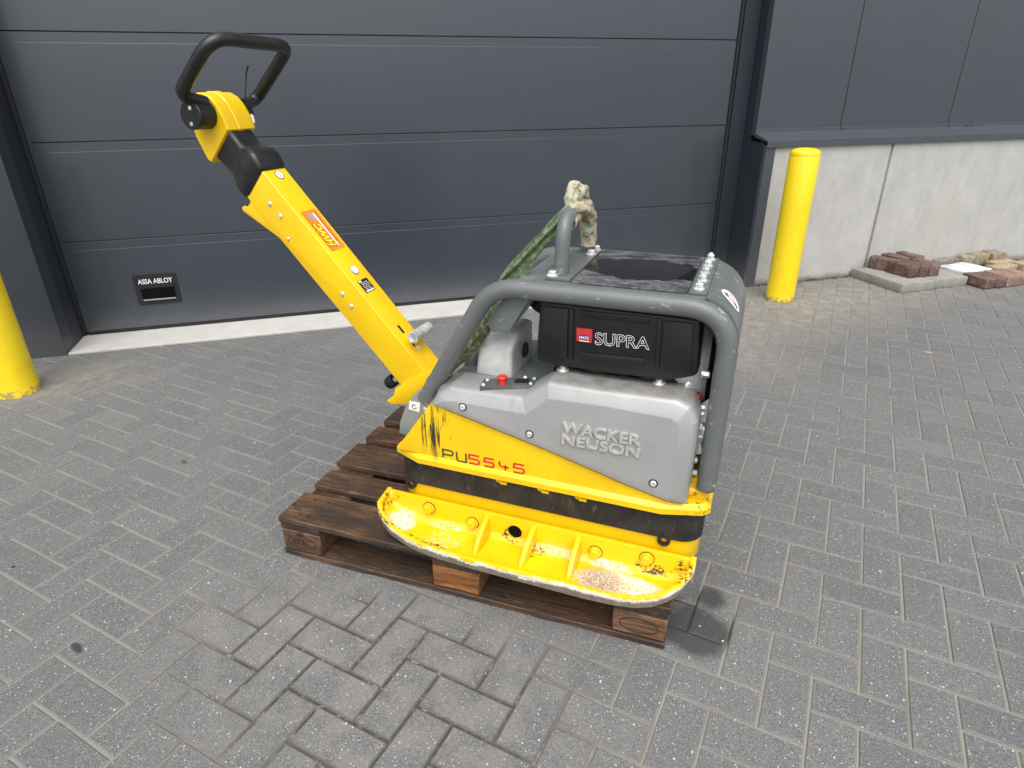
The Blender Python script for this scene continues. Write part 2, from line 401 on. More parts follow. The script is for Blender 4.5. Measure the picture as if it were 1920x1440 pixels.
def m_paver():
    t = NT('concrete_paver'); P = t.pos()
    tone = t.n('ShaderNodeAttribute', attribute_name='tone').outputs['Fac']
    big = t.noise(1.1, P, det=4)
    c = t.mix(t.ramp(big, .3, .7), (.140, .144, .149), (.175, .177, .180))
    c = t.mix(tone, t.mix(.42, c, (.108, .110, .115)), t.mix(.42, c, (.205, .202, .194)))
    med = t.noise(38, P, det=4, rough=.7)
    c = t.mix(t.math('MULTIPLY', t.ramp(med, .42, .72), .45), c, (.205, .199, .185))
    fine = t.noise(330, P, det=3, rough=.7)
    c = t.mix(t.ramp(fine, .36, .60), t.mix(.72, c, (.045, .046, .05)), c)
    c = t.mix(t.math('MULTIPLY', t.ramp(t.noise(170, P, det=3, rough=.75), .58, .69), .72), c, (.39, .385, .372))
    c = t.mix(t.math('MULTIPLY', t.ramp(t.noise(480, P, det=2), .56, .7), .5), c, (.38, .37, .36))
    # white aggregate grains
    v = t.n('ShaderNodeTexVoronoi'); t.l(P, v.inputs['Vector']); v.inputs['Scale'].default_value = 130
    sepc = t.n('ShaderNodeSeparateColor'); t.l(v.outputs['Color'], sepc.inputs[0])
    gmask = t.math('MULTIPLY', t.ramp(t.math('ADD', v.outputs['Distance'], t.math('MULTIPLY', fine, .35)), .34, .44, 1, 0), t.ramp(sepc.outputs[0], .78, .84))
    c = t.mix(t.math('MULTIPLY', gmask, .72), c, (.58, .575, .55))
    v2 = t.n('ShaderNodeTexVoronoi'); t.l(P, v2.inputs['Vector']); v2.inputs['Scale'].default_value = 55
    s2 = t.n('ShaderNodeSeparateColor'); t.l(v2.outputs['Color'], s2.inputs[0])
    g2 = t.math('MULTIPLY', t.ramp(t.math('ADD', v2.outputs['Distance'], t.math('MULTIPLY', fine, .2)), .18, .24, 1, 0), t.ramp(s2.outputs[1], .86, .88))
    c = t.mix(g2, c, (.68, .66, .62))
    # sand swept against bollards and wall
    sandn = t.ramp(t.noise(14, P, det=5, rough=.7), .42, .70)
    for cen, rad in (((-2.02, .70, 0), (.42, .2, .3)), ((1.6, 3.05, 0), (.75, .42, .3)), ((2.3, 3.85, 0), (.9, .35, .3)), ((1.15, 2.5, 0), (.3, .6, .3))):
        m = t.ell(cen, rad, P, warp=.6, wscale=4, soft=.7, rot=(0, 0, R_(-35.4)))
        c = t.mix(t.math('MULTIPLY', m, t.math('ADD', t.math('MULTIPLY', sandn, .42), .16)), c, (.36, .32, .25))
    c = t.mix(t.math('MULTIPLY', t.math('MULTIPLY', t.ell((.50, -.30, 0), (.55, .30, .2), P, warp=.6, wscale=5, soft=.5), t.ramp(t.noise(11, P, det=4), .40, .62)), .38), c, (.25, .238, .21))
    # joint sand spilling over the worn arrises
    ed_ = t.n('ShaderNodeAttribute', attribute_name='edge').outputs['Fac']
    em = t.ramp(t.math('ADD', ed_, t.math('MULTIPLY', t.math('SUBTRACT', t.noise(85, P, det=5, rough=.75), .5), 1.5)), .76, .94)
    ec = t.mix(t.noise(190, P, det=3, rough=.75), (.118, .114, .10), (.26, .252, .224))
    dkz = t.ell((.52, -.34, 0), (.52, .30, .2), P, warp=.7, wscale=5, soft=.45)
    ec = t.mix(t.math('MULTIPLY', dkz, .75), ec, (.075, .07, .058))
    c = t.mix(t.math('MULTIPLY', em, .8), c, ec)
    # drips: damp oil stain beside the pallet, small droppings
    wet = t.math('MAXIMUM', t.ell((1.268, .098, 0), (.088, .090, .2), P, warp=.75, wscale=11, soft=.22), t.ell((1.30, .235, 0), (.04, .045, .2), P, warp=.5, wscale=20, soft=.5))
    wet = t.math('MAXIMUM', wet, t.math('MULTIPLY', t.ell((1.20, .12, 0), (.05, .09, .2), P, warp=.4, wscale=14, soft=.4), .7))
    c = t.mix(t.math('MULTIPLY', wet, .78), c, (.030, .030, .031))
    for cen, rad, col in (((-.284, -.494, 0), (.026, .010, .2), (.045, .045, .046)), ((-.766, -.326, 0), (.006, .006, .2), (.02, .02, .02)), ((-.735, .33, 0), (.022, .008, .2), (.08, .07, .06)), ((2.336, 2.552, 0), (.022, .014, .2), (.42, .24, .19)),
                          ((-.95, .62, 0), (.02, .006, .2), (.09, .08, .07))):
        c = t.mix(t.ell(cen, rad, P, warp=.6, wscale=60, soft=.35, rot=(0, 0, R_(20))), c, col)
    rg = t.math('SUBTRACT', .85, t.math('MULTIPLY', wet, .12))
    t.bump(t.math('ADD', fine, t.math('MULTIPLY', med, .7)), .5, .002)
    return t.fin(c, rg, 0, .35)
M_PAVE = m_paver()
def m_sand():
    t = NT('joint_sand'); P = t.pos()
    c = t.mix(t.noise(190, P, det=5, rough=.75), (.15, .146, .13), (.37, .36, .325))
    c = t.mix(t.math('MULTIPLY', t.ramp(t.noise(3.2, P, det=6), .5, .66), .5), c, (.13, .123, .105))
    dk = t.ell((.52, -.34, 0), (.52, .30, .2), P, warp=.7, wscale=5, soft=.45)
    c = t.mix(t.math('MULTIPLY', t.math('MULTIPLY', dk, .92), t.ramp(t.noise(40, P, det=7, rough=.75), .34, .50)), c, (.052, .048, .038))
    wet = t.ell((1.27, .14, 0), (.11, .11, .2), P, warp=.4, wscale=14, soft=.2)
    c = t.mix(t.math('MULTIPLY', wet, .9), c, (.02, .019, .018))
    t.bump(t.noise(260, P, det=4), .8, .003)
    return t.fin(c, .9, 0, .2)
M_SAND = m_sand()
def m_ground():
    t = NT('far_ground'); P = t.pos()
    c = t.mix(t.noise(2, P, det=5), (.17, .172, .175), (.21, .21, .208))
    return t.fin(c, .9, 0, .2)
M_GROUND = m_ground()
def m_concrete(name, lo, hi, stain=True):
    t = NT(name); P = t.pos()
    n1 = t.noise(7, P, det=8, rough=.7, stretch=(1, 1, .6)); c = t.mix(t.ramp(n1, .22, .78), lo, hi)
    c = t.mix(t.math('MULTIPLY', t.ramp(t.noise(40, P, det=6, rough=.7), .5, .75), .3), c, tuple(x * .68 for x in lo))
    if stain:
        c = t.mix(t.math('MULTIPLY', t.ramp(t.noise(14, P, det=7, rough=.75), .56, .78), .4), c, (.26, .25, .22))
        y = t.ell(tuple(WL(4.93, 2.145, .33)), (.16, .16, .30), P, warp=.6, wscale=6, soft=.6)
        c = t.mix(t.math('MULTIPLY', y, t.math('MULTIPLY', t.ramp(t.noise(12, P, det=6, stretch=(1, 1, .3)), .4, .7), .32)), c, (.48, .40, .22))
        sz = t.n('ShaderNodeSeparateXYZ'); t.l(P, sz.inputs[0])
        z = t.math('ADD', sz.outputs[2], t.math('MULTIPLY', t.math('SUBTRACT', t.noise(20, P, det=6, rough=.75), .5), .10))
        c = t.mix(t.ramp(z, .0, .055, .75, 0), c, (.16, .14, .085))
    t.bump(t.noise(90, P, det=6), .35, .002)
    return t.fin(c, .85, 0, .25)
M_CONC = m_concrete('plinth_concrete', (.37, .365, .345), (.47, .465, .445))
M_THR = m_concrete('threshold_concrete', (.44, .43, .405), (.53, .52, .49), False)
M_SLAB = m_concrete('slab_concrete', (.20, .20, .185), (.33, .325, .29), False)
def m_clad(name, col, rough, spec=.5, bumps=0., dust=.25, coat=0.):
    t = NT(name); P = t.pos()
    c = t.mix(t.noise(3, P, det=4), tuple(x * .9 for x in col), tuple(x * 1.1 for x in col))
    if dust:
        v = t.ramp(t.vor(26, P), .035, .06, 1, 0); c = t.mix(t.math('MULTIPLY', t.math('MULTIPLY', v, t.ramp(t.noise(3, P), .5, .65)), dust), c, (.42, .42, .42))
        sz = t.n('ShaderNodeSeparateXYZ'); t.l(P, sz.inputs[0])
        c = t.mix(t.math('MULTIPLY', t.ramp(t.math('ADD', sz.outputs[2], t.math('MULTIPLY', t.noise(8, P, det=6, rough=.7), .2)), .05, .40, 1, 0), .22), c, (.20, .195, .185))
    if bumps:
        # fine stucco embossing of the steel skin
        t.bump(t.noise(420, P, det=2, rough=.4), bumps, .0007)
    rg = t.math('ADD', t.math('MULTIPLY', t.noise(5, P, det=5), .12), rough - .06)
    return t.fin(c, rg, 0, spec, coat)
M_DOOR = m_clad('anthracite_door_steel', (.022, .030, .044), .36, .9, .22, .25, .5)
M_CLAD = m_clad('anthracite_cladding', (.034, .042, .055), .42, .8, 0, .1, .4)
M_JAMB = m_clad('anthracite_jamb', (.020, .025, .034), .5, .35, 0, .35)
M_TRIM = m_clad('anthracite_flashing', (.052, .060, .073), .38, .7, 0, .15)
M_SEAL = simple('black_rubber_seal', (.01, .01, .011), .6)
M_HANDLE = simple('black_pull_handle', (.012, .012, .013), .45, 0, .2)
def m_bollard():
    t = NT('bollard_yellow'); P = t.obj()
    c = t.mix(t.noise(20, P, det=5), (.80, .58, .005), (.88, .66, .01))
    sz = t.n('ShaderNodeSeparateXYZ'); t.l(P, sz.inputs[0])
    e = t.math('ADD', sz.outputs[2], t.math('MULTIPLY', t.math('SUBTRACT', t.noise(45, P, det=6, rough=.75), .5), .12))
    c = t.mix(t.math('MULTIPLY', t.ramp(e, .022, .032, 1, 0), t.ramp(t.noise(30, P, det=5), .42, .5)), c, (.42, .30, .10))
    c = t.mix(t.ramp(t.noise(28, P, det=3), .76, .78), c, (.06, .045, .02))
    c = t.mix(t.math('MULTIPLY', t.ramp(sz.outputs[2], .0, .35, 1, 0), t.math('MULTIPLY', t.ramp(t.noise(14, P, det=7, rough=.7), .5, .7), .45)), c, (.50, .36, .05))
    t.bump(t.noise(130, P, det=5), .5, .0025)
    return t.fin(c, .42, 0, .5)
M_BOLL = m_bollard()
def m_brick(name, a, b, sp):
    t = NT(name); r = t.rnd()
    c = t.mix(t.ramp(t.noise(34, det=7, rough=.75), .35, .65), tuple(x * .75 for x in a), tuple(min(1, x * 1.15) for x in b)); c = t.mix(t.math('MULTIPLY', r, .5), c, tuple(x * .55 for x in a))
    c = t.mix(t.math('MULTIPLY', t.ramp(t.noise(45, det=7, rough=.75), .58, .70), .7), c, sp)
    t.bump(t.noise(70, det=7, rough=.7), .8, .005)
    return t.fin(c, .85, 0, .25)
M_BR_RED = m_brick('red_brown_clinker', (.115, .074, .063), (.20, .135, .117), (.32, .235, .19))
M_BR_PINK = m_brick('pinkish_clinker', (.27, .17, .13), (.38, .27, .21), (.46, .40, .33))
M_BR_TAN = m_brick('tan_brick', (.26, .21, .14), (.36, .31, .22), (.20, .17, .11))
M_BR_GREY = m_brick('grey_brick', (.19, .175, .16), (.27, .25, .225), (.15, .12, .10))
M_BR_WHITE = m_brick('white_glazed_brick', (.62, .66, .66), (.80, .83, .83), (.36, .40, .36))
M_BR_OCH = m_brick('ochre_brick', (.33, .25, .16), (.43, .35, .24), (.16, .13, .09))
def m_sling(clean):
    t = NT('green_webbing' if clean else 'dirty_cloth')
    if clean:
        c = t.mix(t.noise(45, det=6), (.055, .105, .042), (.16, .23, .115))
        wv = t.n('ShaderNodeTexWave'); t.l(t.obj(), wv.inputs[0]); wv.inputs['Scale'].default_value = 95; wv.inputs['Distortion'].default_value = 1.5; c = t.mix(t.math('MULTIPLY', wv.outputs['Fac'], .5), c, (.03, .07, .025))
        sz = t.n('ShaderNodeSeparateXYZ'); t.l(t.obj(), sz.inputs[0])
        low = t.ramp(t.math('ADD', sz.outputs[2], t.math('MULTIPLY', t.noise(20, det=5), .12)), .62, .80, 1, 0)
        c = t.mix(t.math('MULTIPLY', low, .8), c, (.085, .066, .03))
        c = t.mix(t.math('MULTIPLY', t.ramp(t.noise(60, det=7, rough=.8), .46, .62), .75), c, (.30, .32, .23))
    else:
        c = t.mix(t.noise(35, det=6), (.26, .21, .12), (.60, .57, .44))
        c = t.mix(t.ramp(t.noise(18, det=4), .58, .70), c, (.34, .46, .32))
        c = t.mix(t.math('MULTIPLY', t.ramp(t.noise(50, det=7, rough=.75), .48, .64), .8), c, (.09, .058, .027))
    t.bump(t.noise(200, det=4), .6, .002)
    return t.fin(c, .9, 0, .15)
M_SLING = m_sling(True); M_CLOTH = m_sling(False)
M_WEED = simple('dry_weed', (.10, .085, .035), .8, 0, .5, 40)
M_VOID = simple('unlit_recess_black', (.0035, .0035, .004), .9, 0, .2, 20, 0, 100, None, .1)
M_PANEL = simple('panel_grey', (.085, .09, .093), .45, 0, .2, 30)
M_JAMBF = m_clad('anthracite_post', (.030, .036, .046), .42, .5, 0, .35)

# ------------------------------------------------------------------ ground and paving
bm = B(); add_box(bm, -150, 150, -150, 150, -.30, -.06)
tag(finish(bm, 'ground', M_GROUND, smooth=0), 'plain grey yard surface stretching beyond the paving', None, kind='structure')
PS, PA, PO = .104632, R_(-8.415), Vector((1.60385, .34866, 0))
PU = Vector((math.cos(PA), math.sin(PA), 0)); PV = Vector((-math.sin(PA), math.cos(PA), 0))
WALLB = 2.128
bm = B()
q = [bm.verts.new(WL(a, b, -.0046)) for a, b in ((-9, 2.138), (11, 2.138), (11, -6), (-9, -6))]; bm.faces.new(q)
q2 = [bm.verts.new(WL(a, b, -.055)) for a, b in ((-9, 2.138), (11, 2.138), (11, -6), (-9, -6))]; bm.faces.new(q2)
for i in range(4): bm.faces.new((q[i], q[(i+1) % 4], q2[(i+1) % 4], q2[i]))
pav = finish(bm, 'pavement', M_SAND, smooth=0)
tag(pav, 'grey herringbone block paving with pale sand joints', None, kind='structure')
def paver_geo(rng, cut=None):
    """verts/faces of one paver, centred, long side along x"""
    g = .0060; hx = PS - g / 2; hy = PS / 2 - g / 2; c = .0024
    j = lambda: rng.uniform(-.0009, .0009)
    V = []; F = []
    for (z, k) in ((-.03, 0), (-c, 0), (0, c), (.0, c + .0075)):
        for sx, sy in ((-1, -1), (1, -1), (1, 1), (-1, 1)): V.append([sx * (hx - k) + j(), sy * (hy - k) + j(), z])
    for r in (0, 4, 8):
        for i in range(4): F.append((r + i, r + (i+1) % 4, r + 4 + (i+1) % 4, r + 4 + i))
    F.append((12, 13, 14, 15)); return V, F
rng = random.Random(3)
variants = []
for k in range(10):
    V, F = paver_geo(rng); me = bpy.data.meshes.new('paving_stone'); me.from_pydata(V, [], F)
    at = me.attributes.new('tone', 'FLOAT', 'POINT'); tone = k / 9
    for d in at.data: d.value = tone
    at = me.attributes.new('edge', 'FLOAT', 'POINT')
    for i_, d in enumerate(at.data): d.value = 0. if i_ > 11 else 1.
    me.materials.append(M_PAVE); variants.append(me)
cells = []
for i in range(-70, 60):
    for j in range(-50, 50):
        for vert in (0, 1):
            if (i + j + 2 * vert) % 4: continue
            cx, cy = (i + .5, j + 1) if vert else (i + 1, j + .5)
            c = PO + PU * (cx * PS) + PV * (cy * PS)
            a, b = c.dot(DA), c.dot(DB)
            if b > WALLB + .1 or b < -3.4 or a < -4.2 or a > 7.5: continue
            px, py, dz = proj(c)
            vis = dz > .2 and -40 < px < 1960 and 100 < py < 1490
            hid = (.02 < c.x < 1.18 and .05 < c.y < .75)
            cells.append((c, vert, b, (1 / dz ** 3 if vis and not hid and b < WALLB - .16 else 0)))
cells.sort(key=lambda q: -q[3])
big = B(); bv = []; bf = []; bt = []
for idx, (c, vert, b, sc_) in enumerate(cells):
    rz = PA + (math.pi / 2 if vert else 0) + rng.uniform(-.006, .006) + (math.pi if rng.random() < .5 else 0)
    z = -rng.random() ** 2 * .0012; k = min(9, max(0, int(rng.gauss(4.6, 2.1))))
    if idx < 300:
        o = bpy.data.objects.new('paving_stone', variants[k]); link(o, pav); o.location = (c.x, c.y, z); o.rotation_euler = (rng.uniform(-.004, .004), rng.uniform(-.004, .004), rz)
        # tilted stones never stand above the paving plane
        o.location.z = z - .0006
    else:
        V, F = paver_geo(rng); n0 = len(bv); cs, sn = math.cos(rz), math.sin(rz)
        bv += [(c.x + x * cs - y * sn, c.y + x * sn + y * cs, zz + z) for x, y, zz in V]
        bf += [tuple(i + n0 for i in f) for f in F]; bt += [k / 9] * len(V)
me = bpy.data.meshes.new('paving_stones'); me.from_pydata(bv, [], bf)
at = me.attributes.new('tone', 'FLOAT', 'POINT')
for d, v in zip(at.data, bt): d.value = v
at = me.attributes.new('edge', 'FLOAT', 'POINT')
for i_, d in enumerate(at.data): d.value = 0. if i_ % 16 > 11 else 1.
b2 = B(); b2.from_mesh(me)
bmesh.ops.bisect_plane(b2, geom=b2.verts[:] + b2.edges[:] + b2.faces[:], plane_co=DB * WALLB, plane_no=DB, clear_outer=True)
b2.to_mesh(me); b2.free(); me.materials.append(M_PAVE)
o = link(bpy.data.objects.new('paving_stones', me), pav); o['kind'] = 'stuff'

# ------------------------------------------------------------------ warehouse
WB = empty('warehouse_building', WL(.9, 2.3, 0), TH)
tag(WB, 'anthracite clad warehouse facade with a wide sectional door and pale concrete plinth', 'building')
OFF = Vector((-.9, -2.3, 0))
def wbox(name, parent, mat, a0, a1, b0, b1, z0, z1, bev=.002):
    bm = B(); add_box(bm, a0, a1, b0, b1, z0, z1); return finish(bm, name, mat, parent, bev, 1, 0, OFF)
ZT = 5.2
bm = B(); add_box(bm, 3.262, 12, 2.335, 2.6, 0, ZT - .02); add_box(bm, -9, -1.44, 2.335, 2.6, 0, ZT - .02); add_box(bm, -1.44, 3.262, 2.335, 2.6, 3.30, ZT - .02)
wall = finish(bm, 'wall', M_JAMB, WB, smooth=0, off=OFF)
ed = [3.192, 3.892]
while ed[-1] < 11.5: ed.append(ed[-1] + .983)
for a, b in zip(ed, ed[1:]): wbox('cladding_panel', wall, M_CLAD, a + (.0 if a < 3.2 else .003), b - .003, 2.277, 2.334, 1.04, ZT, .003)
a = -1.45
while a > -8: wbox('cladding_panel', wall, M_CLAD, a - .977, a, 2.277, 2.334, 1.04, ZT, .003); a -= .983
a = -1.252
while a < 3.0:
    wbox('cladding_panel', wall, M_CLAD, a + .003, min(a + .983, 3.190) - .003, 2.278, 2.334, 3.312, ZT, .003); a += .983
bm = B(); add_box(bm, -9.1, 12.1, 2.2, 9, ZT + .005, ZT + .15); finish(bm, 'roof', M_TRIM, WB, .01, 1, 0, OFF)
bm = B(); add_box(bm, 3.262, 12, 2.28, 2.334, -.04, 1.0); pl = finish(bm, 'plinth', M_CONC, WB, smooth=0, off=OFF)
bm = B(); add_box(bm, -9, -1.44, 2.28, 2.334, -.04, 1.0); pl2 = finish(bm, 'plinth', M_CONC, WB, smooth=0, off=OFF)
for a0, a1 in ((3.268, 4.262), (4.284, 7.25), (7.272, 10.25)):
    wbox('concrete_panel', pl, M_CONC, a0, a1, 2.147, 2.276, -.03, 1.0, .006)
for a0, a1 in ((4.263, 4.283), (7.251, 7.271)): wbox('joint_sealant', pl, M_SLAB, a0, a1, 2.162, 2.27, -.03, .998, 0)
for a0, a1 in ((-4.6, -1.50), (-8.6, -4.62)): wbox('concrete_panel', pl2, M_CONC, a0, a1, 2.200, 2.276, -.03, 1.0, .006)
def flashing(a0, a1):
    pr = [(2.2765, 1.082), (2.270, 1.082), (2.270, 1.058), (2.122, 1.016), (2.122, .972), (2.126, .972), (2.126, 1.006), (2.2765, 1.03)]
    bm = B(); add_loops(bm, [[(a0, b, z) for b, z in pr], [(a1, b, z) for b, z in pr]])
    f = finish(bm, 'sill_flashing', M_TRIM, WB, .0012, 1, 0, OFF)
    for a in (3.905, 4.888, 5.05, 5.10):
        bm = B(); add_cyl(bm, (a, 2.2699, 1.070), (a, 2.264, 1.070), .006, 10, .002); finish(bm, 'rivet', M_DARK, f, off=OFF)
flashing(3.185, 11.8)
wbox('corner_trim', WB, M_TRIM, 3.190, 3.266, 2.134, 2.17, -.03, .985)
wbox('corner_trim', WB, M_JAMBF, -1.432, -1.252, 2.138, 2.26, -.03, 3.3)
wbox('corner_trim', WB, M_JAMB, -1.498, -1.436, 2.19, 2.27, -.03, 3.3)
bm = B(); add_box(bm, 3.191, 3.25, 2.172, 2.44, -.03, 1.0); add_box(bm, 3.1915, 3.26, 2.335, 2.44, 1.0, 3.3); finish(bm, 'door_jamb', M_JAMB, WB, smooth=0, off=OFF)
wbox('door_jamb', WB, M_JAMB, -1.31, -1.2525, 2.262, 2.46, -.03, 3.3)
wbox('side_post', WB, M_JAMB, 3.072, 3.189, 2.405, 2.47, .012, 3.3)
wbox('side_seal', WB, M_SEAL, 3.052, 3.070, 2.418, 2.46, .012, 3.3)
wbox('side_seal', WB, M_SEAL, -1.250, -1.228, 2.425, 2.46, .012, 3.3)
wbox('threshold', WB, M_THR, -1.250, 3.188, 2.142, 2.52, -.05, .007, .003)
door = wbox('sectional_door', WB, M_SEAL, -1.222, 3.048, 2.447, 2.50, .03, 3.28)
zs = [.028, .570, 1.105, 1.632, 2.16, 2.69, 3.22]
for z0, z1 in zip(zs, zs[1:]):
    h = z1 - z0 - .003; z0 += .0015
    pr = [(2.446, 0), (2.4325, 0), (2.430, .003), (2.430, h - .0500), (2.4304, h - .049), (2.4304, h - .048), (2.430, h - .0470), (2.430, h - .0022), (2.4325, h), (2.446, h)]
    bm = B(); add_loops(bm, [[(-1.224, b, z0 + z) for b, z in pr], [(3.049, b, z0 + z) for b, z in pr]])
    finish(bm, 'door_section', M_DOOR, door, smooth=0, off=OFF)
wbox('bottom_seal', door, M_SEAL, -1.222, 3.048, 2.433, 2.445, .0075, .027, .003)
# recessed pull handle
bm = B()
O_ = rrect(-.906, -.664, .168, .357, .016, 4); I_ = rrect(-.876, -.690, .202, .270, .006, 4)
lo = [[(x, 2.4298, z) for x, z in O_], [(x, 2.4245, z) for x, z in [(lerp(-.785, x, .985), lerp(.262, z, .985)) for x, z in O_]], [(x, 2.4245, z) for x, z in I_], [(x, 2.4285, z) for x, z in [(lerp(-.783, x, .93), lerp(.236, z, .86)) for x, z in I_]]]
add_loops(bm, lo, False, True)
ph = finish(bm, 'pull_handle', M_HANDLE, door, off=OFF, smooth=30)
bm = B(); add_box(bm, -.875, -.691, 2.4200, 2.4240, .2045, .2685); finish(bm, 'grip_shade', M_VOID, door, 0, 1, 0, OFF)  # black slab in front of the plate, stands for the shade inside the grip
bm = B(); add_box(bm, -.872, -.694, 2.4185, 2.4247, .196, .2035); finish(bm, 'grip_lip', M_GREYPR, door, .001, 1, 0, OFF)
lettering('lettering', 'ASSA ABLOY', M_WHITE, door, (-.880, 2.4240, .298), (1, 0, 0), (0, 0, 1), .190, .030, .0005, .012, off=OFF)

# ------------------------------------------------------------------ bollards
def bollard(a, b, label):
    o = empty('bollard', WL(a, b, 0), rng.random() * 6)
    tag(o, label, 'bollard', 'yellow bollards guarding the door')
    bm = B(); L = []; N = 40
    for z, r in ((-.006, .093), (.006, .0945), (.016, .093), (.10, .0925), (.3, .0925), (.6, .0925), (.944, .0925), (.948, .0905)):
        L.append([((r + (mnoise.noise((math.cos(t) * 3, math.sin(t) * 3, z * 40)) * .0022 if z < .02 else 0)) * math.cos(t), (r) * math.sin(t), z) for t in [2 * math.pi * k / N for k in range(N)]])
    add_loops(bm, L); finish(bm, 'post', M_BOLL, o, smooth=50)
    bm = B(); L = []
    for z, r in ((.9485, .088), (.949, .0915), (.962, .0918), (.973, .088), (.982, .078), (.989, .060), (.993, .035), (.9945, .012)):
        L.append([(r * math.cos(t), r * math.sin(t), z) for t in [2 * math.pi * k / N for k in range(N)]])
    add_loops(bm, L); finish(bm, 'cap', M_BOLL, o, smooth=60)
bollard(3.238, 1.808, 'yellow steel bollard in front of the pale concrete plinth')
bollard(-1.322, 1.662, 'yellow steel bollard beside the left door jamb, cut by the picture edge')

# ------------------------------------------------------------------ slabs and loose bricks by the plinth
def slab(a0, a1, b0, b1, label):
    bm = B(); add_box(bm, -(a1-a0)/2, (a1-a0)/2, -(b1-b0)/2, (b1-b0)/2, 0, .066)
    o = finish(bm, 'concrete_slab', M_SLAB, None, .005, 2); o.location = WL((a0+a1)/2, (b0+b1)/2, 0); o.rotation_euler = (0, 0, TH)
    tag(o, label, 'slab', 'grey slabs lying at the plinth')
slab(4.132, 4.436, 1.652, 2.128, 'grey concrete slab lying at the plinth, left of the two, under red bricks')
slab(4.446, 4.757, 1.668, 2.135, 'grey concrete slab lying at the plinth, right of the two, half bare on top')
SL = .0662
def brick(a, b, rot, L, W, H, z, mat, label, group, name='brick', tilt=0):
    """centre (a, b); length L runs along the wall when rot = 0"""
    bm = B(); bmesh.ops.create_cube(bm, size=1)
    bmesh.ops.scale(bm, vec=(L, W, H), verts=bm.verts)
    bmesh.ops.subdivide_edges(bm, edges=bm.edges[:], cuts=2, use_grid_fill=True)
    sd = random.uniform(0, 50)
    for v in bm.verts:
        n = mnoise.noise_vector(v.co * 30 + Vector((sd, 0, 0))) * .0045
        v.co += n
        if abs(v.co.x) > L * .42 and abs(v.co.y) > W * .42: v.co.x *= .985; v.co.y *= .97
    zb = min(v.co.z for v in bm.verts)
    for v in bm.verts: v.co.z = max(v.co.z - zb, 0)
    o = finish(bm, name, mat, None, .003, 1, 45, bang=40); o.location = WL(a, b, z); o.rotation_euler = (tilt, 0, TH + R_(rot))
    tag(o, label, 'brick', group); return o
G1 = 'red bricks standing on the slabs'
brick(4.331, 1.857, 96, .20, .080, .088, SL, M_BR_RED, 'red-brown clinker brick at the front left of the slab stack, end chipped pale', G1)
brick(4.430, 1.858, 92, .20, .080, .087, SL, M_BR_RED, 'red-brown clinker brick in the middle of the front row on the slabs', G1)
brick(4.530, 1.852, 86, .20, .080, .088, SL, M_BR_RED, 'red-brown clinker brick at the right end of the front row on the slabs', G1)
brick(4.325, 2.024, 113, .205, .075, .086, SL, M_BR_RED, 'red-brown clinker brick lying askew behind the front row, long side showing', G1)
brick(4.455, 2.056, 97, .19, .078, .09, SL, M_BR_RED, 'red-brown clinker brick in the back row on the slabs, between two others', G1)
brick(4.585, 2.050, 92, .19, .078, .095, SL, M_BR_RED, 'red-brown clinker brick at the right of the back row on the slabs', G1)
brick(5.030, 2.105, 6, .225, .075, .075, 0, M_BR_GREY, 'greyish brick lying by the plinth behind the white bricks', 'loose bricks by the plinth')
brick(5.205, 2.075, 2, .10, .085, .095, 0, M_BR_TAN, 'short tan brick standing between the greyish and the tall tan brick', 'loose bricks by the plinth')
brick(5.345, 2.090, 3, .17, .085, .100, 0, M_BR_TAN, 'tan brick with a rounded edge against the plinth, in the middle of three', 'loose bricks by the plinth')
brick(5.500, 2.080, -8, .12, .12, .105, 0, M_BR_TAN, 'tallest tan brick of the heap, right against the plinth', 'loose bricks by the plinth')
for k, (a, b, lab) in enumerate(((4.905, 1.895, 'white glazed brick nearest the slab, flat on the paving'), (5.005, 1.905, 'white glazed brick in the middle of the three white ones'), (5.103, 1.915, 'white glazed brick farthest from the slab of the three white ones'))):
    brick(a, b, 97 - k, .235, .09, .058, 0, M_BR_WHITE, lab, 'white bricks beside the slabs')
brick(4.825, 1.640, 90, .20, .094, .072, 0, M_BR_RED, 'dark red brick on the paving touching the right slab corner', 'front row of bricks on the paving')
brick(4.924, 1.637, 91, .20, .088, .072, 0, M_BR_RED, 'dark red brick second in the front row on the paving', 'front row of bricks on the paving')
brick(5.020, 1.637, 90, .20, .088, .074, 0, M_BR_PINK, 'pale pinkish brick right after the dark red ones in the front row', 'front row of bricks on the paving')
brick(5.115, 1.642, 89, .20, .088, .072, 0, M_BR_PINK, 'worn pinkish brick fourth in the front row, beside a longer one', 'front row of bricks on the paving')
brick(5.212, 1.645, 88, .20, .088, .070, 0, M_BR_PINK, 'pinkish brick at the picture edge ending the front row', 'front row of bricks on the paving')
brick(5.345, 1.875, 8, .25, .095, .055, 0, M_BR_OCH, 'ochre brick with a broken front edge right of the white ones', 'ochre bricks right of the white ones')
brick(5.475, 1.990, 4, .24, .09, .052, 0, M_BR_OCH, 'thin ochre brick behind the broken ochre one', 'ochre bricks right of the white ones')
brick(5.640, 1.880, 4, .24, .11, .055, 0, M_BR_OCH, 'ochre brick at the picture edge beside the broken ochre one', 'ochre bricks right of the white ones')
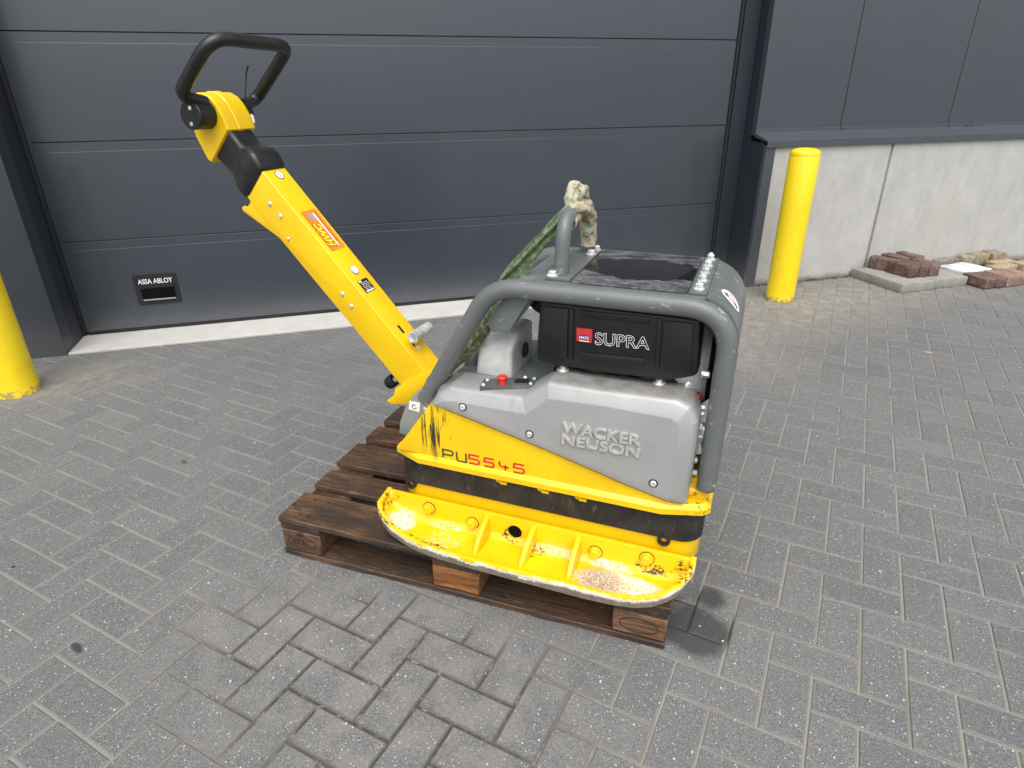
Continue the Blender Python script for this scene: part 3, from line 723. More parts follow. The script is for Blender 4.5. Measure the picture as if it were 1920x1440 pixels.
# dry weeds rooted along the wall foot
bm = B(); wr = random.Random(11)
def tuft(P, n, h, sp):
    for _ in range(n):
        p = P + Vector((wr.uniform(-sp, sp), wr.uniform(-sp, sp) * .4, -.004)); t = p + Vector((wr.uniform(-.6, .6) * h, wr.uniform(-.6, .6) * h, wr.uniform(.35, 1) * h)); s = Vector((wr.uniform(-1, 1), wr.uniform(-1, 1), 0)).normalized() * .0022
        bm.faces.new([bm.verts.new(p - s), bm.verts.new(p + s), bm.verts.new(t)])
for _ in range(150):
    a = wr.choice((wr.uniform(3.28, 4.1), wr.uniform(3.28, 4.1), wr.uniform(4.8, 6.5))); b = 2.136 - abs(wr.gauss(0, .012))
    tuft(WL(a, b, 0), wr.randint(3, 9), wr.uniform(.010, .032), .012)
for _ in range(30):
    t = wr.uniform(0, 6.28); tuft(WL(3.238 + math.cos(t) * .10, 1.808 + math.sin(t) * .10, 0), 4, .012, .01)
tag(finish(bm, 'weeds', M_WEED, smooth=0, recalc=False), 'dry brown weeds along the foot of the concrete plinth', 'weeds', kind='stuff')

# ------------------------------------------------------------------ pallet
PL = empty('wooden_pallet', (0, 0, 0)); tag(PL, 'dark stained wooden pallet under the yellow compactor', 'pallet')
PL.location = (.6, .4, 0); PO2 = Vector((-.6, -.4, 0))
pr_ = random.Random(5)
def plank(name, x0, x1, y0, y1, z0, z1, mat, bev=.003, wob=.0042):
    bm = B(); cx = Vector(((x0+x1)/2, (y0+y1)/2, (z0+z1)/2)); dx = (x1-x0)/2; dy = (y1-y0)/2; dz = (z1-z0)/2
    NX = 10 if dx > dy else 3; NY = 10 if dy > dx else 3
    sd = pr_.uniform(0, 90); loops = []
    long_x = dx >= dy; N = 14 if max(dx, dy) > .2 else 2
    for k in range(N + 1):
        t = -1 + 2 * k / N
        def jit(i): return mnoise.noise((t * 4 * max(dx, dy) * 3, i * 3.1, sd)) * wob
        if long_x: lp = [(t * dx, s * (dy + jit(i)), q * dz - (abs(jit(i + 7)) if q > 0 else 0)) for i, (s, q) in enumerate(((-1, -1), (1, -1), (1, 1), (-1, 1)))]
        else: lp = [(s * (dx + jit(i)), t * dy, q * dz - (abs(jit(i + 7)) if q > 0 else 0)) for i, (s, q) in enumerate(((-1, -1), (-1, 1), (1, 1), (1, -1)))]
        loops.append(lp)
    add_loops(bm, loops)
    o = finish(bm, name, mat, PL, bev, 1, 40); o.location = cx + PO2; return o
for k, (y0, y1) in enumerate(((0, .145), (.186, .286), (.328, .473), (.514, .614), (.655, .8))):
    plank('deck_board', pr_.uniform(-.004, .004), 1.2 + pr_.uniform(-.004, .004), y0, y1, .1222, .144, M_WOOD)
for x0, x1 in ((0.004, .145), (.5275, .6725), (1.055, 1.196)): plank('cross_board', x0, x1, .002, .798, .1003, .1220, M_WOODY)
for i, (x0, x1) in enumerate(((0.006, .145), (.5275, .6725), (1.055, 1.196))):
    for j, (y0, y1) in enumerate(((.003, .1), (.3275, .4725), (.70, .797))):
        plank('block', x0, x1, y0, y1, .0222, .1001, M_WOODN if (i, j) == (1, 0) else M_WOODB, .004)
for y0, y1 in ((0, .1), (.3275, .4725), (.70, .8)): plank('bottom_board', .004, 1.196, y0, y1, 0, .022, M_WOOD)
def oval_mark(x, txt):
    bm = B(); pts_ = [(.050 * math.cos(t), .024 * math.sin(t)) for t in [2 * math.pi * k / 40 for k in range(41)]]
    add_strokes(bm, [pts_], .0022, lambda a, b, h: (x + a, .0026 - h, .060 + b), .0012)
    finish(bm, 'burnt_oval', M_BURN, PL, smooth=0, off=PO2)
    if txt: lettering('burnt_letters', txt, M_BURN, PL, (x - .030, .0024, .048), (1, 0, 0), (0, 0, 1), .06, .024, .0012, -.01, off=PO2)
oval_mark(.076, 'EPAL'); oval_mark(1.125, '')
# nail heads on the boards
for y0, y1 in ((0, .145), (.186, .286), (.328, .473), (.514, .614), (.655, .8)):
    for x in (.05, .10):
        for y in (y0 + .03, y1 - .03):
            xx = x + pr_.uniform(-.012, .012); bm = B(); add_cyl(bm, (xx, y, .1405), (xx, y, .1441), .0038, 8); finish(bm, 'nail_head', M_DARK, PL, off=PO2)

# pale grit and crumbs scattered on the paving
bm = B(); gr_ = random.Random(21)
for _ in range(260):
    px, py = gr_.uniform(0, 1920), gr_.uniform(620, 1440); P = hit(px, py, UZ, 0)
    if P.dot(DB) > 2.1 or (-.05 < P.x < 1.25 and -.05 < P.y < .85): continue
    s = gr_.uniform(.0012, .0034); q = bmesh.ops.create_icosphere(bm, subdivisions=1, radius=s, matrix=Matrix.Translation(P + UZ * s * .3) @ Matrix.Rotation(gr_.random() * 6, 4, 'Z') @ Matrix.Diagonal((gr_.uniform(.7, 1.8), 1, .6, 1)))
tag(finish(bm, 'grit', simple('pale_grit', (.42, .40, .36), .85, 0, .5, 60), smooth=0), 'pale grit scattered over the paving', 'grit', kind='stuff')

# ------------------------------------------------------------------ the plate compactor (own frame: x along the machine, y into the picture, z from the pallet top)
MC = empty('plate_compactor', MO + UZ * BASE, YAW)
tag(MC, 'yellow and grey diesel plate compactor with a raised drawbar, standing on the pallet', 'plate compactor')
DZ = Vector((0, 0, -BASE))
def part(bm, name, mat, parent=None, bev=0, seg=2, smooth=35, bang=30, label=None):
    o = finish(bm, name, mat, parent or MC, bev, seg, smooth, DZ, bang=bang)
    if label: o['label'] = label
    return o
def xz(px, py, v): m = MP(px, py, v); return (m.x, m.z)

# --- base plate casting
bm = B(); L = []
for z, gx, gy in ((.1442, -.10, -.012), (.150, -.06, -.004), (.175, -.02, 0), (.21, .0, .0), (.292, .0, .0), (.30, -.012, -.012)):
    L.append([(x, y, z) for x, y in rrect(-.425 - gx, .452 + gx, -.218 - gy, .218 + gy, .055, 6)])
add_loops(bm, L); part(bm, 'base_plate', M_YELB, smooth=40)
for x in (-.385, .365):
    bm = B(); add_ring(bm, (x, -.2175, .268), (x, -.229, .268), .017, .0095, 18); part(bm, 'lashing_hole_rim', M_DARK)
# --- rubber skirt
bm = B(); L = []
for z, g in ((.272, 0), (.276, .005), (.365, .003), (.368, 0)):
    L.append([(x, y, z) for x, y in rrect(-.424 - g, .452 + g, -.222 - g, .222 + g, .06, 7)])
add_loops(bm, L); part(bm, 'rubber_skirt', M_SKIRT, smooth=40)
for x in (-.09, .032, .138):
    y0 = -.2285; bm = B()
    add_box(bm, x - .002, x + .018, y0 - .006, y0 + .004, .342, .350); add_box(bm, x - .0021, x + .003, y0 - .0055, y0 + .0035, .3495, .361); part(bm, 'retaining_clip', M_YEL)
    bm = B(); add_ring(bm, (x - .006, y0 + .003, .354), (x - .006, y0 - .006, .354), .008, .004, 12); part(bm, 'clip_eye', M_YEL)
# --- yellow hood: tray lip and body
def plan(g, r=.0):
    return [(-.432 + g * .7, -.21 + g), (-.342 + g * .3, -.246 + g), (.352, -.246 + g), (.45 - g * .5, -.217 + g), (.468 - g, -.198 + g * .6), (.468 - g, .198 - g * .6), (.45 - g * .5, .217 - g), (.352, .246 - g), (-.342 + g * .3, .246 - g), (-.432 + g * .7, .21 - g)]
bm = B(); L = []
for z, g in ((.3605, .004), (.3625, .0), (.378, .0), (.384, .004), (.390, .0105)): L.append([(x, y, z) for x, y in plan(g)])
add_loops(bm, L); hood = part(bm, 'hood_tray', M_YELS, smooth=25)
prof = [(-.418, .389)] + [xz(*q, -.236) for q in ((808.5, 755), (842, 772), (1020, 844), (1176, 912), (1254, 943))] + [(.385, .389)]
bm = B(); add_prism_y(bm, prof, -.236, .236); body = part(bm, 'hood_side', M_YELS, bev=.006, seg=3, smooth=40)
bm = B(); add_box(bm, .30, .458, -.19, .19, .388, .418); part(bm, 'rear_deck', M_YELS, bev=.008, seg=3)
# --- model number, built as strokes on the side
GL = {'P': [[(0, 0), (0, 1), (.75, 1), (.92, .93), (1, .78), (1, .6), (.92, .46), (.75, .4), (.0, .4)]],
      'U': [[(0, 1), (0, .2), (.07, .06), (.2, 0), (1, 0)], [(1, -.06), (1, 1)]],
      '5': [[(1, 1), (.06, 1), (0, .55), (.75, .55), (.95, .47), (1, .3), (.95, .1), (.75, 0), (0, 0)]],
      '4': [[(.1, 1.0), (.02, .82), (.06, .55), (.25, .38), (1.05, .38)], [(.68, .62), (.68, -.05)]]}
def model(chars, mat, px):
    bm = B()
    for ch, (x0, y0, x1, y1) in zip(chars, px):     # lower-left and upper-right pixel of each character
        a = MP(x0, y0, -.2362); b = MP(x1, y1, -.2362)
        add_strokes(bm, [[(a.x + (b.x - a.x) * u, a.z + (b.z - a.z) * w_) for u, w_ in pth] for pth in GL[ch]], .0050, lambda X, Z, h: (X, -.2360 - h, Z), .0011)
    return part(bm, 'model_lettering', mat, body, smooth=0)
model('PU', M_GRNP, [(831, 857, 849, 846), (857, 863.5, 873.5, 850.5)])
model('5545', M_REDP, [(879.5, 867.5, 898.5, 855.8), (908, 873, 926, 861.8), (936, 879, 953, 868), (963, 884.5, 983, 872.8)])

# --- cast engine cover
F_ = [(812, 759), (832, 751), (850, 753), (986, 777), (1028, 748), (1126, 761), (1230, 780), (1256, 785), (1269, 793), (1273, 806), (1267, 860), (1253, 930)]
E_ = [(808, 755), (822, 736), (842, 726), (979, 745), (1028, 717), (1126, 733), (1230, 746), (1268, 751), (1293, 765), (1305, 795), (1301, 838), (1284, 946)]
bot = [(1254, 942), (1176, 911), (1020, 843), (842, 771)]
vF, vE, vB = -.250, -.232, -.130
loopF = [xz(*q, vF) for q in F_] + [xz(q[0], q[1] - 2, vF) for q in bot]
loopE = [xz(*q, vE) for q in E_] + [xz(*q, -.236) for q in bot]
bm = B(); L = []
def lp(P, v): return [(x, v, z) for x, z in P]
mid = [(lerp(a[0], b[0], .86), lerp(a[1], b[1], .86)) for a, b in zip(loopF, loopE)]
rnd_ = [(lerp(a[0], b[0], -.01), lerp(a[1], b[1], -.01)) for a, b in zip(loopE, loopF)]
soft = [(x + (.004 if x > .35 else 0), z + .002) for x, z in loopE]
L = [lp(loopF, vF), lp(mid, lerp(vF, vE, .80)), lp(loopE, vE + .003), lp(soft, vE + .012), lp(soft, vB)]
add_loops(bm, L); cover = part(bm, 'engine_cover', M_SIL, bev=.0022, seg=2, smooth=28, bang=14)
for q in ((868, 763), (993, 814), (1225, 906)):
    m = MP(*q, vF); bm = B(); add_ring(bm, (m.x, vF + .002, m.z), (m.x, vF - .0012, m.z), .0115, .0085, 20); part(bm, 'rubber_grommet', M_BLACKP, cover)
    bm = B(); add_cyl(bm, (m.x, vF + .002, m.z), (m.x, vF - .005, m.z), .0085, 18, .002); add_ring(bm, (m.x, vF - .0049, m.z), (m.x, vF - .0062, m.z), .006, .0034, 16); part(bm, 'cover_bolt', M_ZINC, cover)
a = MP(1057, 827, vF); b_ = MP(1199, 857, vF)
def word(txt, q0, q1, H):
    p0 = MP(*q0, vF); p1 = MP(*q1, vF); p0.y = p1.y = vF + .001
    ux = (p1 - p0); lettering('raised_lettering', txt, M_LETTER, cover, p0, ux, (0, 0, 1), ux.length, H, .0065, .027, off=DZ)
word('WACKER', (1054, 809), (1201, 836), .030)
word('NEUSON', (1054, 831), (1199, 858), .030)
# bolts in the scallops on top of the cover
for q in ((1054, 695), (1235, 718)):
    bm = B(); m = MP(*q, -.155); add_cyl(bm, (m.x, -.140, .660), (m.x, -.140, .676), .027, 20); part(bm, 'bolt_recess', M_BLACKP, cover); bm = B(); add_cyl(bm, (m.x, -.147, .670), (m.x, -.147, .682), .017, 18, .003); add_cyl(bm, (m.x, -.147, .682), (m.x, -.147, .692), .0085, 14, .004); part(bm, 'cover_clamp_bolt', M_ZINC, cover)

# --- deck, casting and control panel beside the drawbar
bm = B(); add_prism_y(bm, [(-.30, .55), (-.27, .608), (.02, .611), (.02, .45), (-.30, .45)], -.222, .20); deck = part(bm, 'deck_plate', M_DECK, bev=.006, seg=2)
bm = B()
lo0 = rrect(-.214, -.104, -.107, .085, .012, 4); lo1 = rrect(-.206, -.105, -.104, .080, .014, 4); lo2 = rrect(-.182, -.098, -.075, .065, .018, 4); lo3 = rrect(-.174, -.102, -.062, .055, .02, 4)
add_loops(bm, [[(x, y, .610) for x, y in lo0], [(x, y, .682) for x, y in lo1], [(x, y, .722) for x, y in lo2], [(x, y, .730) for x, y in lo3]])
cast = part(bm, 'pump_casting', M_ALU, smooth=50)
bm = B(); add_ring(bm, (-.104, .0, .655), (-.0985, .0, .655), .022, .015, 20); add_cyl(bm, (-.106, 0, .655), (-.1003, 0, .655), .0155, 18); part(bm, 'rubber_plug', M_BLACKP, cast)
bm = B(); add_tube(bm, fillet([(-.20, .0, .655), (-.235, -.02, .658), (-.252, -.05, .63), (-.255, -.05, .60)], .02, 5), .021, 14); part(bm, 'hose_elbow', M_DECK, cast)
bm = B(); add_prism_z(bm, [tuple(MZ(*q, .633).xy) for q in ((899, 724), (1001, 723), (1009, 706), (907.5, 709))], .611, .633); pan = part(bm, 'control_panel', M_PANEL, bev=.003)
bm = B(); add_prism_z(bm, [tuple(MZ(*q, .6335).xy) for q in ((963, 718), (991, 717.5), (994, 710.5), (967, 711))], .6325, .6342); part(bm, 'panel_label', M_BLACKP, pan, smooth=0)
for q in ((906, 720), (914, 711), (995, 718), (1002, 708.5), (985, 706)):
    m = MZ(*q, .636); bm = B(); add_cyl(bm, (m.x, m.y, .632 if q[1] > 707 else .610), (m.x, m.y, .638), .0055, 14, .003); part(bm, 'panel_screw', M_ZINC, pan)
m = MZ(942, 719, .634); bm = B(); add_cyl(bm, (m.x, m.y, .632), (m.x, m.y, .645), .0105, 18); add_cyl(bm, (m.x, m.y, .645), (m.x, m.y, .656), .0105, 20, .003, .0145); part(bm, 'stop_button', M_RED, pan, label='red mushroom push button')

# --- engine mass, air filter box, cooling housing
bm = B(); add_box(bm, .03, .40, -.128, .18, .40, .655); add_box(bm, .05, .36, -.10, .16, .655, .80); eng = part(bm, 'engine_block', M_DARK, bev=.01)
bm = B(); add_cyl(bm, (.30, .015, .70), (.412, .015, .70), .150, 40, .03); part(bm, 'fan_housing', M_ALU, eng)
bm = B(); add_cyl(bm, (.405, .015, .70), (.424, .015, .70), .118, 36, .01); part(bm, 'fan_grille', M_DARK, eng)
bm = B(); add_tube(bm, fillet([(-.01, .05, .80), (-.06, .03, .80), (-.075, .03, .78)], .02, 5), .032, 16); part(bm, 'intake_hose', M_DARK, eng)
vA = -.170
AO = [xz(*q, vA) for q in ((1012, 562), (1316, 598), (1309, 700), (1301, 707), (1262, 713), (1236, 713), (1037, 686), (1012, 679), (1004, 668))]
def inset(P, k, c=None):
    cx = sum(p[0] for p in P) / len(P); cz = sum(p[1] for p in P) / len(P); return [(cx + (x - cx) * (1 - k / .2), cz + (z - cz) * (1 - k / .08)) for x, z in P]
bm = B(); A1 = AO; A0 = inset(AO, .004)
add_loops(bm, [lp(A0, vA), lp(A1, vA + .008), lp(A1, vA + .15), lp(inset(AO, .006), vA + .165)])
box = part(bm, 'air_filter_box', M_BLK, bev=.004, seg=2, smooth=40)
for pts_, d in (([(1019, 574), (1066, 579), (1064, 672), (1014, 666)], .005), ([(1246, 601), (1300, 606), (1296, 697), (1236, 690)], .005), ([(1091, 582), (1218, 594), (1217, 608), (1090, 594)], .004), ([(1087, 660), (1208, 672), (1207, 690), (1085, 676)], .004), ([(1069, 578), (1076, 579), (1074, 674), (1067, 673)], .006), ([(1233, 596), (1241, 597), (1236, 692), (1228, 691)], .006)):
    bm = B(); add_prism_y(bm, [xz(*q, vA) for q in pts_], vA - d, vA + .004); part(bm, 'box_rib', M_BLK, box, bev=.0022, seg=2)
vL = vA - .0005
bm = B(); add_prism_y(bm, [xz(*q, vA) for q in ((1081.5, 614), (1111, 617.5), (1110, 642.5), (1081.5, 638.5))], vL - .0012, vL + .002); logo = part(bm, 'engine_badge', M_REDP, box, smooth=0)
c0 = MP(1096, 631.5, vA); bm = B()
add_prism_y(bm, [(c0.x + .0148 * math.cos(t), c0.z - .0016 * math.cos(t) + .0055 * math.sin(t)) for t in [2 * math.pi * k / 28 for k in range(28)]], vL - .0019, vL - .001); part(bm, 'badge_oval', M_BLUEP, box, smooth=0)
p0 = MP(1087, 633.5, vA); p1 = MP(1105, 636, vA); p0.y = p1.y = vL - .0019
lettering('badge_lettering', 'HATZ', M_WHITE, box, p0, p1 - p0, (0, 0, 1), (p1 - p0).length, .0062, .0006, .03, off=DZ)
bm = B(); a = MP(1087, 638, vA); b_ = MP(1105, 640.5, vA); add_prism_y(bm, [(a.x, a.z - .001), (b_.x, b_.z - .001), (b_.x, b_.z + .001), (a.x, a.z + .001)], vL - .0019, vL - .001); part(bm, 'badge_line', M_WHITE, box, smooth=0)
p0 = MP(1115.5, 646, vA); p1 = MP(1218, 656, vA); p0.y = p1.y = vL - .0006
lettering('outline_lettering', 'SUPRA', M_WHITE, box, p0, p1 - p0, (0, 0, 1), (p1 - p0).length, .033, .0012, .012, .016, off=DZ)
# side plate with bolts, fittings and cap between cover and cage
bm = B(); add_box(bm, .4285, .4345, -.13, .17, .419, .72); sp = part(bm, 'side_plate', M_DARK, bev=.002)
bm = B(); m = MP(1307, 748, -.13); add_cyl(bm, (m.x - .02, -.128, m.z), (m.x + .006, -.135, m.z), .014, 16, .004); part(bm, 'oil_cap', M_RED, eng)
for q, r in (((1325, 702), .009), ((1317, 764), .008), ((1315, 775), .008), ((1302, 862), .009), ((1301, 886), .0085)):
    m = MP(*q, -.135); bm = B(); add_hex(bm, (m.x - .012, -.135, m.z), (1, 0, 0), r, .016, r * 1.35); part(bm, 'plate_bolt', M_ZINC, sp)
bm = B(); m = MP(1311, 815, -.13); add_tube(bm, fillet([(m.x - .02, -.12, m.z + .04), (m.x + .002, -.135, m.z + .02), (m.x - .004, -.135, m.z - .02), (m.x + .002, -.13, m.z - .05)], .01, 4), .011, 12); add_hex(bm, (m.x - .004, -.135, m.z - .012), (0, 0, 1), .0165, .018); add_hex(bm, (m.x, -.132, m.z + .012), (0, 0, 1), .014, .014); part(bm, 'hydraulic_fitting', M_ZINC, sp)
bm = B(); m = MP(1292, 724, -.14); add_cyl(bm, (m.x - .03, -.10, m.z), (m.x + .004, -.14, m.z), .014, 14, .004); part(bm, 'pipe_fitting', M_ZINC, eng)
for x0 in (.10, .24):
    bm = B(); add_tube(bm, fillet([(x0, -.12, .67), (x0 + .03, -.145, .685), (x0 + .08, -.14, .69), (x0 + .12, -.12, .67)], .02, 5), .0075, 10); part(bm, 'hose', M_DARK, eng)

# --- protective cage
TR = .0238
def cage(v):
    path = fillet([(-.335, v, .542), (-.123, v, .895), (.452, v, .893), (.4495, v, .436)], [.13, .105], 10)
    bm = B(); add_tube(bm, [(x, y, z) for x, y, z in path], TR, 20); t = part(bm, 'cage_tube', M_CAGE, smooth=50)
    # rounded lower end and flattened strap at the front foot
    bm = B(); L = []
    for k in range(5):
        an = k / 4 * math.pi / 2; r = TR * math.cos(an) * .999 + .0006; L.append([(.4495 + r * math.cos(t_), v + r * math.sin(t_), .436 - TR * .7 * math.sin(an)) for t_ in [2 * math.pi * i / 20 for i in range(20)]])
    add_loops(bm, L); part(bm, 'tube_foot', M_CAGE, t, smooth=60)
    bm = B(); P0 = [xz(*q, -.206) for q in ((809, 700), (799, 710), (792, 727), (790, 745), (794, 762), (800, 771), (812, 759), (814, 738), (815, 724), (827, 715))]
    add_prism_y(bm, P0, v - .016, v + .016); part(bm, 'tube_strap', M_CAGE, t, bev=.005, seg=2)
    bm = B(); add_hex(bm, (-.325, v - .014, .522), (0, -1, 0), .007, .006, .010); part(bm, 'strap_bolt', M_ZINC, t); bm = B(); add_hex(bm, (-.288, v + .02, .60), (.8, 0, -.5), .010, .02, .014); part(bm, 'strap_bolt', M_ZINC, t)
    return t
cage(-.19); cage(.19)
bm = B(); add_prism_z(bm, rrect(-.02, .392, -.186, .186, .01, 3), .9105, .9155); top = part(bm, 'top_plate', M_CAGE, bev=.0015)
bm = B(); add_prism_z(bm, rrect(.075, .349, -.172, .172, .008, 3), .9157, .9215); part(bm, 'anti_slip_mat', M_MAT, top, bev=.0015)
bm = B(); add_box(bm, .352, .391, -.172, .172, .9157, .9225); strip = part(bm, 'clamp_strip', M_CAGE, top, bev=.0015)
for k in range(5):
    bm = B(); y = -.145 + k * .0725; add_hex(bm, (.371, y, .9226), (0, 0, 1), .0095, .012, .013); add_cyl(bm, (.371, y, .934), (.371, y, .942), .0052, 10, .001); part(bm, 'strip_bolt', M_ZINC, top)
# curved corner guard between the tubes
bm = B(); pr = []
for k in range(13):
    an = R_(90 - 90 * k / 12); pr.append((.366 + .108 * math.cos(an), .810 + .108 * math.sin(an)))
pr = [(.392, .9168)] + [p for p in pr if p[0] > .394] + [(.474, .70)]
inn = [(x - .004, z - .004) for x, z in pr]
add_loops(bm, [[(x, -.178, z) for x, z in pr + inn[::-1]], [(x, .178, z) for x, z in pr + inn[::-1]]]); guard = part(bm, 'corner_guard', M_CAGE, smooth=40)
# round decal seated on the guard
def guard_pt(s, y, lift):      # s = arc angle in degrees from the top
    an = R_(90 - s); return (.366 + (.108 + lift) * math.cos(an), y, .810 + (.108 + lift) * math.sin(an))
def decal(r, h, y0, s0, name, mat, lift):
    bm = B(); c = bm.verts.new(guard_pt(s0, y0, lift)); ring = [bm.verts.new(guard_pt(s0 + h * math.sin(t), y0 + r * math.cos(t), lift)) for t in [2 * math.pi * k / 32 for k in range(32)]]
    for i in range(32): bm.faces.new((c, ring[i], ring[(i+1) % 32]))
    return part(bm, name, mat, guard, smooth=0)
decal(.034, 17.5, -.075, 46, 'round_decal', M_WHITE, .0007)
bm = B(); pts_ = [(-.018, .6), (-.010, -.55), (0, .25), (.010, -.55), (.018, .6)]
add_strokes(bm, [[(y, s) for y, s in pts_]], .0075, lambda y, s, h: guard_pt(46 - s * 9, -.075 + y, .0008 + h), .0006); part(bm, 'decal_mark', M_REDP, guard, smooth=0)
# gusset plate hanging under the front bend
bm = B(); add_loops(bm, [[(-.150, -.165, .785), (-.132, -.165, .762), (-.085, -.165, .772), (-.02, -.165, .880), (-.03, -.165, .905), (-.07, -.165, .905)], [(-.150, .165, .785), (-.132, .165, .762), (-.128, .165, .764), (-.02, .165, .893), (-.03, .165, .905), (-.07, .165, .905)]]); gus = part(bm, 'gusset_plate', M_DECK, bev=.002)
# lifting eye
bm = B(); add_box(bm, .008, .072, -.165, .165, .9157, .9245); eb = part(bm, 'lifting_eye_base', M_CAGE, top, bev=.002)
bm = B(); add_tube(bm, fillet([(.04, -.13, .924), (.04, -.122, 1.062), (.04, .122, 1.062), (.04, .13, .924)], .085, 12), .0185, 18); part(bm, 'lifting_eye', M_CAGE, smooth=50)
for y in (-.155, -.095, .095, .155):
    bm = B(); add_hex(bm, (.024 if y < 0 else .058, y if abs(y) < .1 else y * .97, .9246), (0, 0, 1), .0105, .010, .0145); part(bm, 'eye_bolt', M_ZINC, eb)

# --- side bracket with warning label
vK = -.11
BK = [xz(*q, vK) for q in ((748, 812), (750, 790), (760, 762), (776, 740), (797, 722), (812, 742), (802, 770), (783, 800), (765, 819))]
bm = B(); add_prism_y(bm, BK, vK, vK + .012); bk = part(bm, 'drawbar_bracket', M_BRKT, bev=.003)
bm = B(); add_prism_y(bm, BK, .098, .11); part(bm, 'drawbar_bracket', M_BRKT, bev=.003)
bm = B(); add_prism_y(bm, [xz(*q, vK) for q in ((768, 751.5), (788, 755), (786.5, 773), (766.5, 767))], vK - .0008, vK + .002); part(bm, 'warning_label', M_WHITE, bk, smooth=0)
c0 = MP(777, 762.5, vK); bm = B()
add_strokes(bm, [[(.0075 * math.cos(t), .0075 * math.sin(t)) for t in [R_(100 + 30 * k) for k in range(9)]], [(-.002, .009), (.004, .002)]], .0022, lambda x, z, h: (c0.x + x, vK - .0009 - h, c0.z + z), .0006); part(bm, 'label_symbol', M_BLACKP, bk, smooth=0)
bm = B(); add_cyl(bm, (-.405, -.108, .47), (-.405, .108, .47), .022, 18, .003); part(bm, 'pivot_pin', M_DARK)

# --- drawbar (s runs up the bar, n out of its top face)
TS = Vector((-.65424, 0, .75628)); TN = Vector((.75628, 0, .65424)); TO = Vector((-.40116, 0, .54475))
def SN(s, n, v): return TO + TS * s + TN * n + Vector((0, v, 0))
BW = .05
def bar_prism(bm, poly, v0, v1): add_loops(bm, [[SN(s, n, v0) for s, n in poly], [SN(s, n, v1) for s, n in poly]])
bm = B()
sidep = [(-.03, 0), (.79, 0), (.772, -.060), (.769, -.101), (.744, -.106), (.742, -.128), (.752, -.135), (.755, -.146), (.747, -.153), (.609, -.108), (.096, -.104), (.040, -.104), (-.03, -.07)]
# folded sheet: two cheeks, top face, closed lower end
bar_prism(bm, sidep, -BW, -BW + .005); bar_prism(bm, sidep, BW - .005, BW)
bar = part(bm, 'drawbar', M_YEL, bev=.0018, seg=2)
bm = B(); bar_prism(bm, [(-.03, .0012), (.79, .0012), (.79, -.006), (-.03, -.006)], -BW - .0004, BW + .0004); part(bm, 'drawbar_top', M_YEL, bar, bev=.0045, seg=3, smooth=60)
bm = B(); bar_prism(bm, [(.02, -.0065), (.80, -.0065), (.80, -.012), (.02, -.012)], -BW + .006, BW - .006); part(bm, 'drawbar_inner', M_DARK, bar)
# lower fork
bm = B(); FK = [xz(*q, -.056) for q in ((724, 752), (738, 742), (741, 728), (757, 718), (812, 690), (815, 730), (778, 758), (737, 758), (731, 756))]
add_prism_y(bm, FK, -.056, -.049); part(bm, 'drawbar_fork', M_YEL, bar, bev=.0015); bm = B(); add_prism_y(bm, FK, .049, .056); part(bm, 'drawbar_fork', M_YEL, bar, bev=.0015)
for s, n in ((.695, -.053), (.648, -.051), (.587, -.083), (.357, -.055), (.312, -.058)):
    bm = B(); r = .0072 if n > -.07 else .0055; add_cyl(bm, SN(s, n, -BW + .001), SN(s, n, -BW - .0045), r, 16, .0025); part(bm, 'rivet', M_ZINC, bar)
ez = .0016
bm = B(); bar_prism(bm, [(.617, ez), (.617, ez + .0007), (.472, ez + .0007), (.472, ez)], -.032, .037); part(bm, 'dealer_sticker', M_ORG, bar, smooth=0)
# the sticker is read from the machine's head end, so the word runs down the bar
lettering('sticker_lettering', 'HWC', M_YELPR, bar, SN(.484, ez + .0008, .006), TS, (0, -1, 0), .088, .030, .0006, .03, off=DZ, shear=.25)
lettering('sticker_lettering', 'HWC', M_BLACKP, bar, SN(.4815, ez + .0004, .0085), TS, (0, -1, 0), .093, .035, .0006, .05, off=DZ, shear=.25)
bm = B(); add_strokes(bm, [[(.483, .0145), (.604, .0145)]], .0055, lambda s, v, h: SN(s, ez + .0008 + h, v), .0005); part(bm, 'sticker_line', M_WHITE, bar, smooth=0)
bm = B(); add_strokes(bm, [[(.50, .0235), (.606, .0235)]], .0016, lambda s, v, h: SN(s, ez + .0008 + h, v), .0005); part(bm, 'sticker_line', M_BLACKP, bar, smooth=0)
bm = B(); v_ = [bm.verts.new(SN(s, ez + .0014, v)) for s, v in ((.577, -.004), (.606, -.022), (.600, -.014), (.609, -.012), (.602, -.004), (.607, .010), (.585, .010))]; bm.faces.new(v_); part(bm, 'sticker_emblem', M_GREYPR, bar, smooth=0)
def disc(s, v, a, b, name, mat, z0, z1, parent, rim=0):
    bm = B(); add_loops(bm, [[SN(s + a * math.cos(t), z, v + b * math.sin(t)) for t in [2 * math.pi * k / 28 for k in range(28)]] for z in (z0, z1)]); return part(bm, name, mat, parent, smooth=0)
disc(.749, .004, .0155, .0155, 'oval_sign', M_BLACKP, ez - .002, ez + .0006, bar); disc(.749, .004, .0135, .0135, 'oval_sign', M_WHITE, ez, ez + .0011, bar)
bm = B(); add_strokes(bm, [[(.757, -.002), (.748, .006), (.744, .007), (.742, .002)]], .003, lambda s, v, h: SN(s, ez + .0012 + h, v), .0005); part(bm, 'sign_mark', M_GREYPR, bar, smooth=0)
disc(.393, -.004, .0155, .0155, 'lock_cap', M_GREYPR, ez - .002, ez + .003, bar); disc(.393, -.004, .0125, .0125, 'lock_cap', M_WHITE, ez + .002, ez + .0042, bar)
bm = B(); bar_prism(bm, [(.357, ez), (.357, ez + .0006), (.312, ez + .0006), (.312, ez)], -.028, .022); part(bm, 'data_plate', M_BLACKP, bar, smooth=0)
bm = B(); dr = random.Random(4)
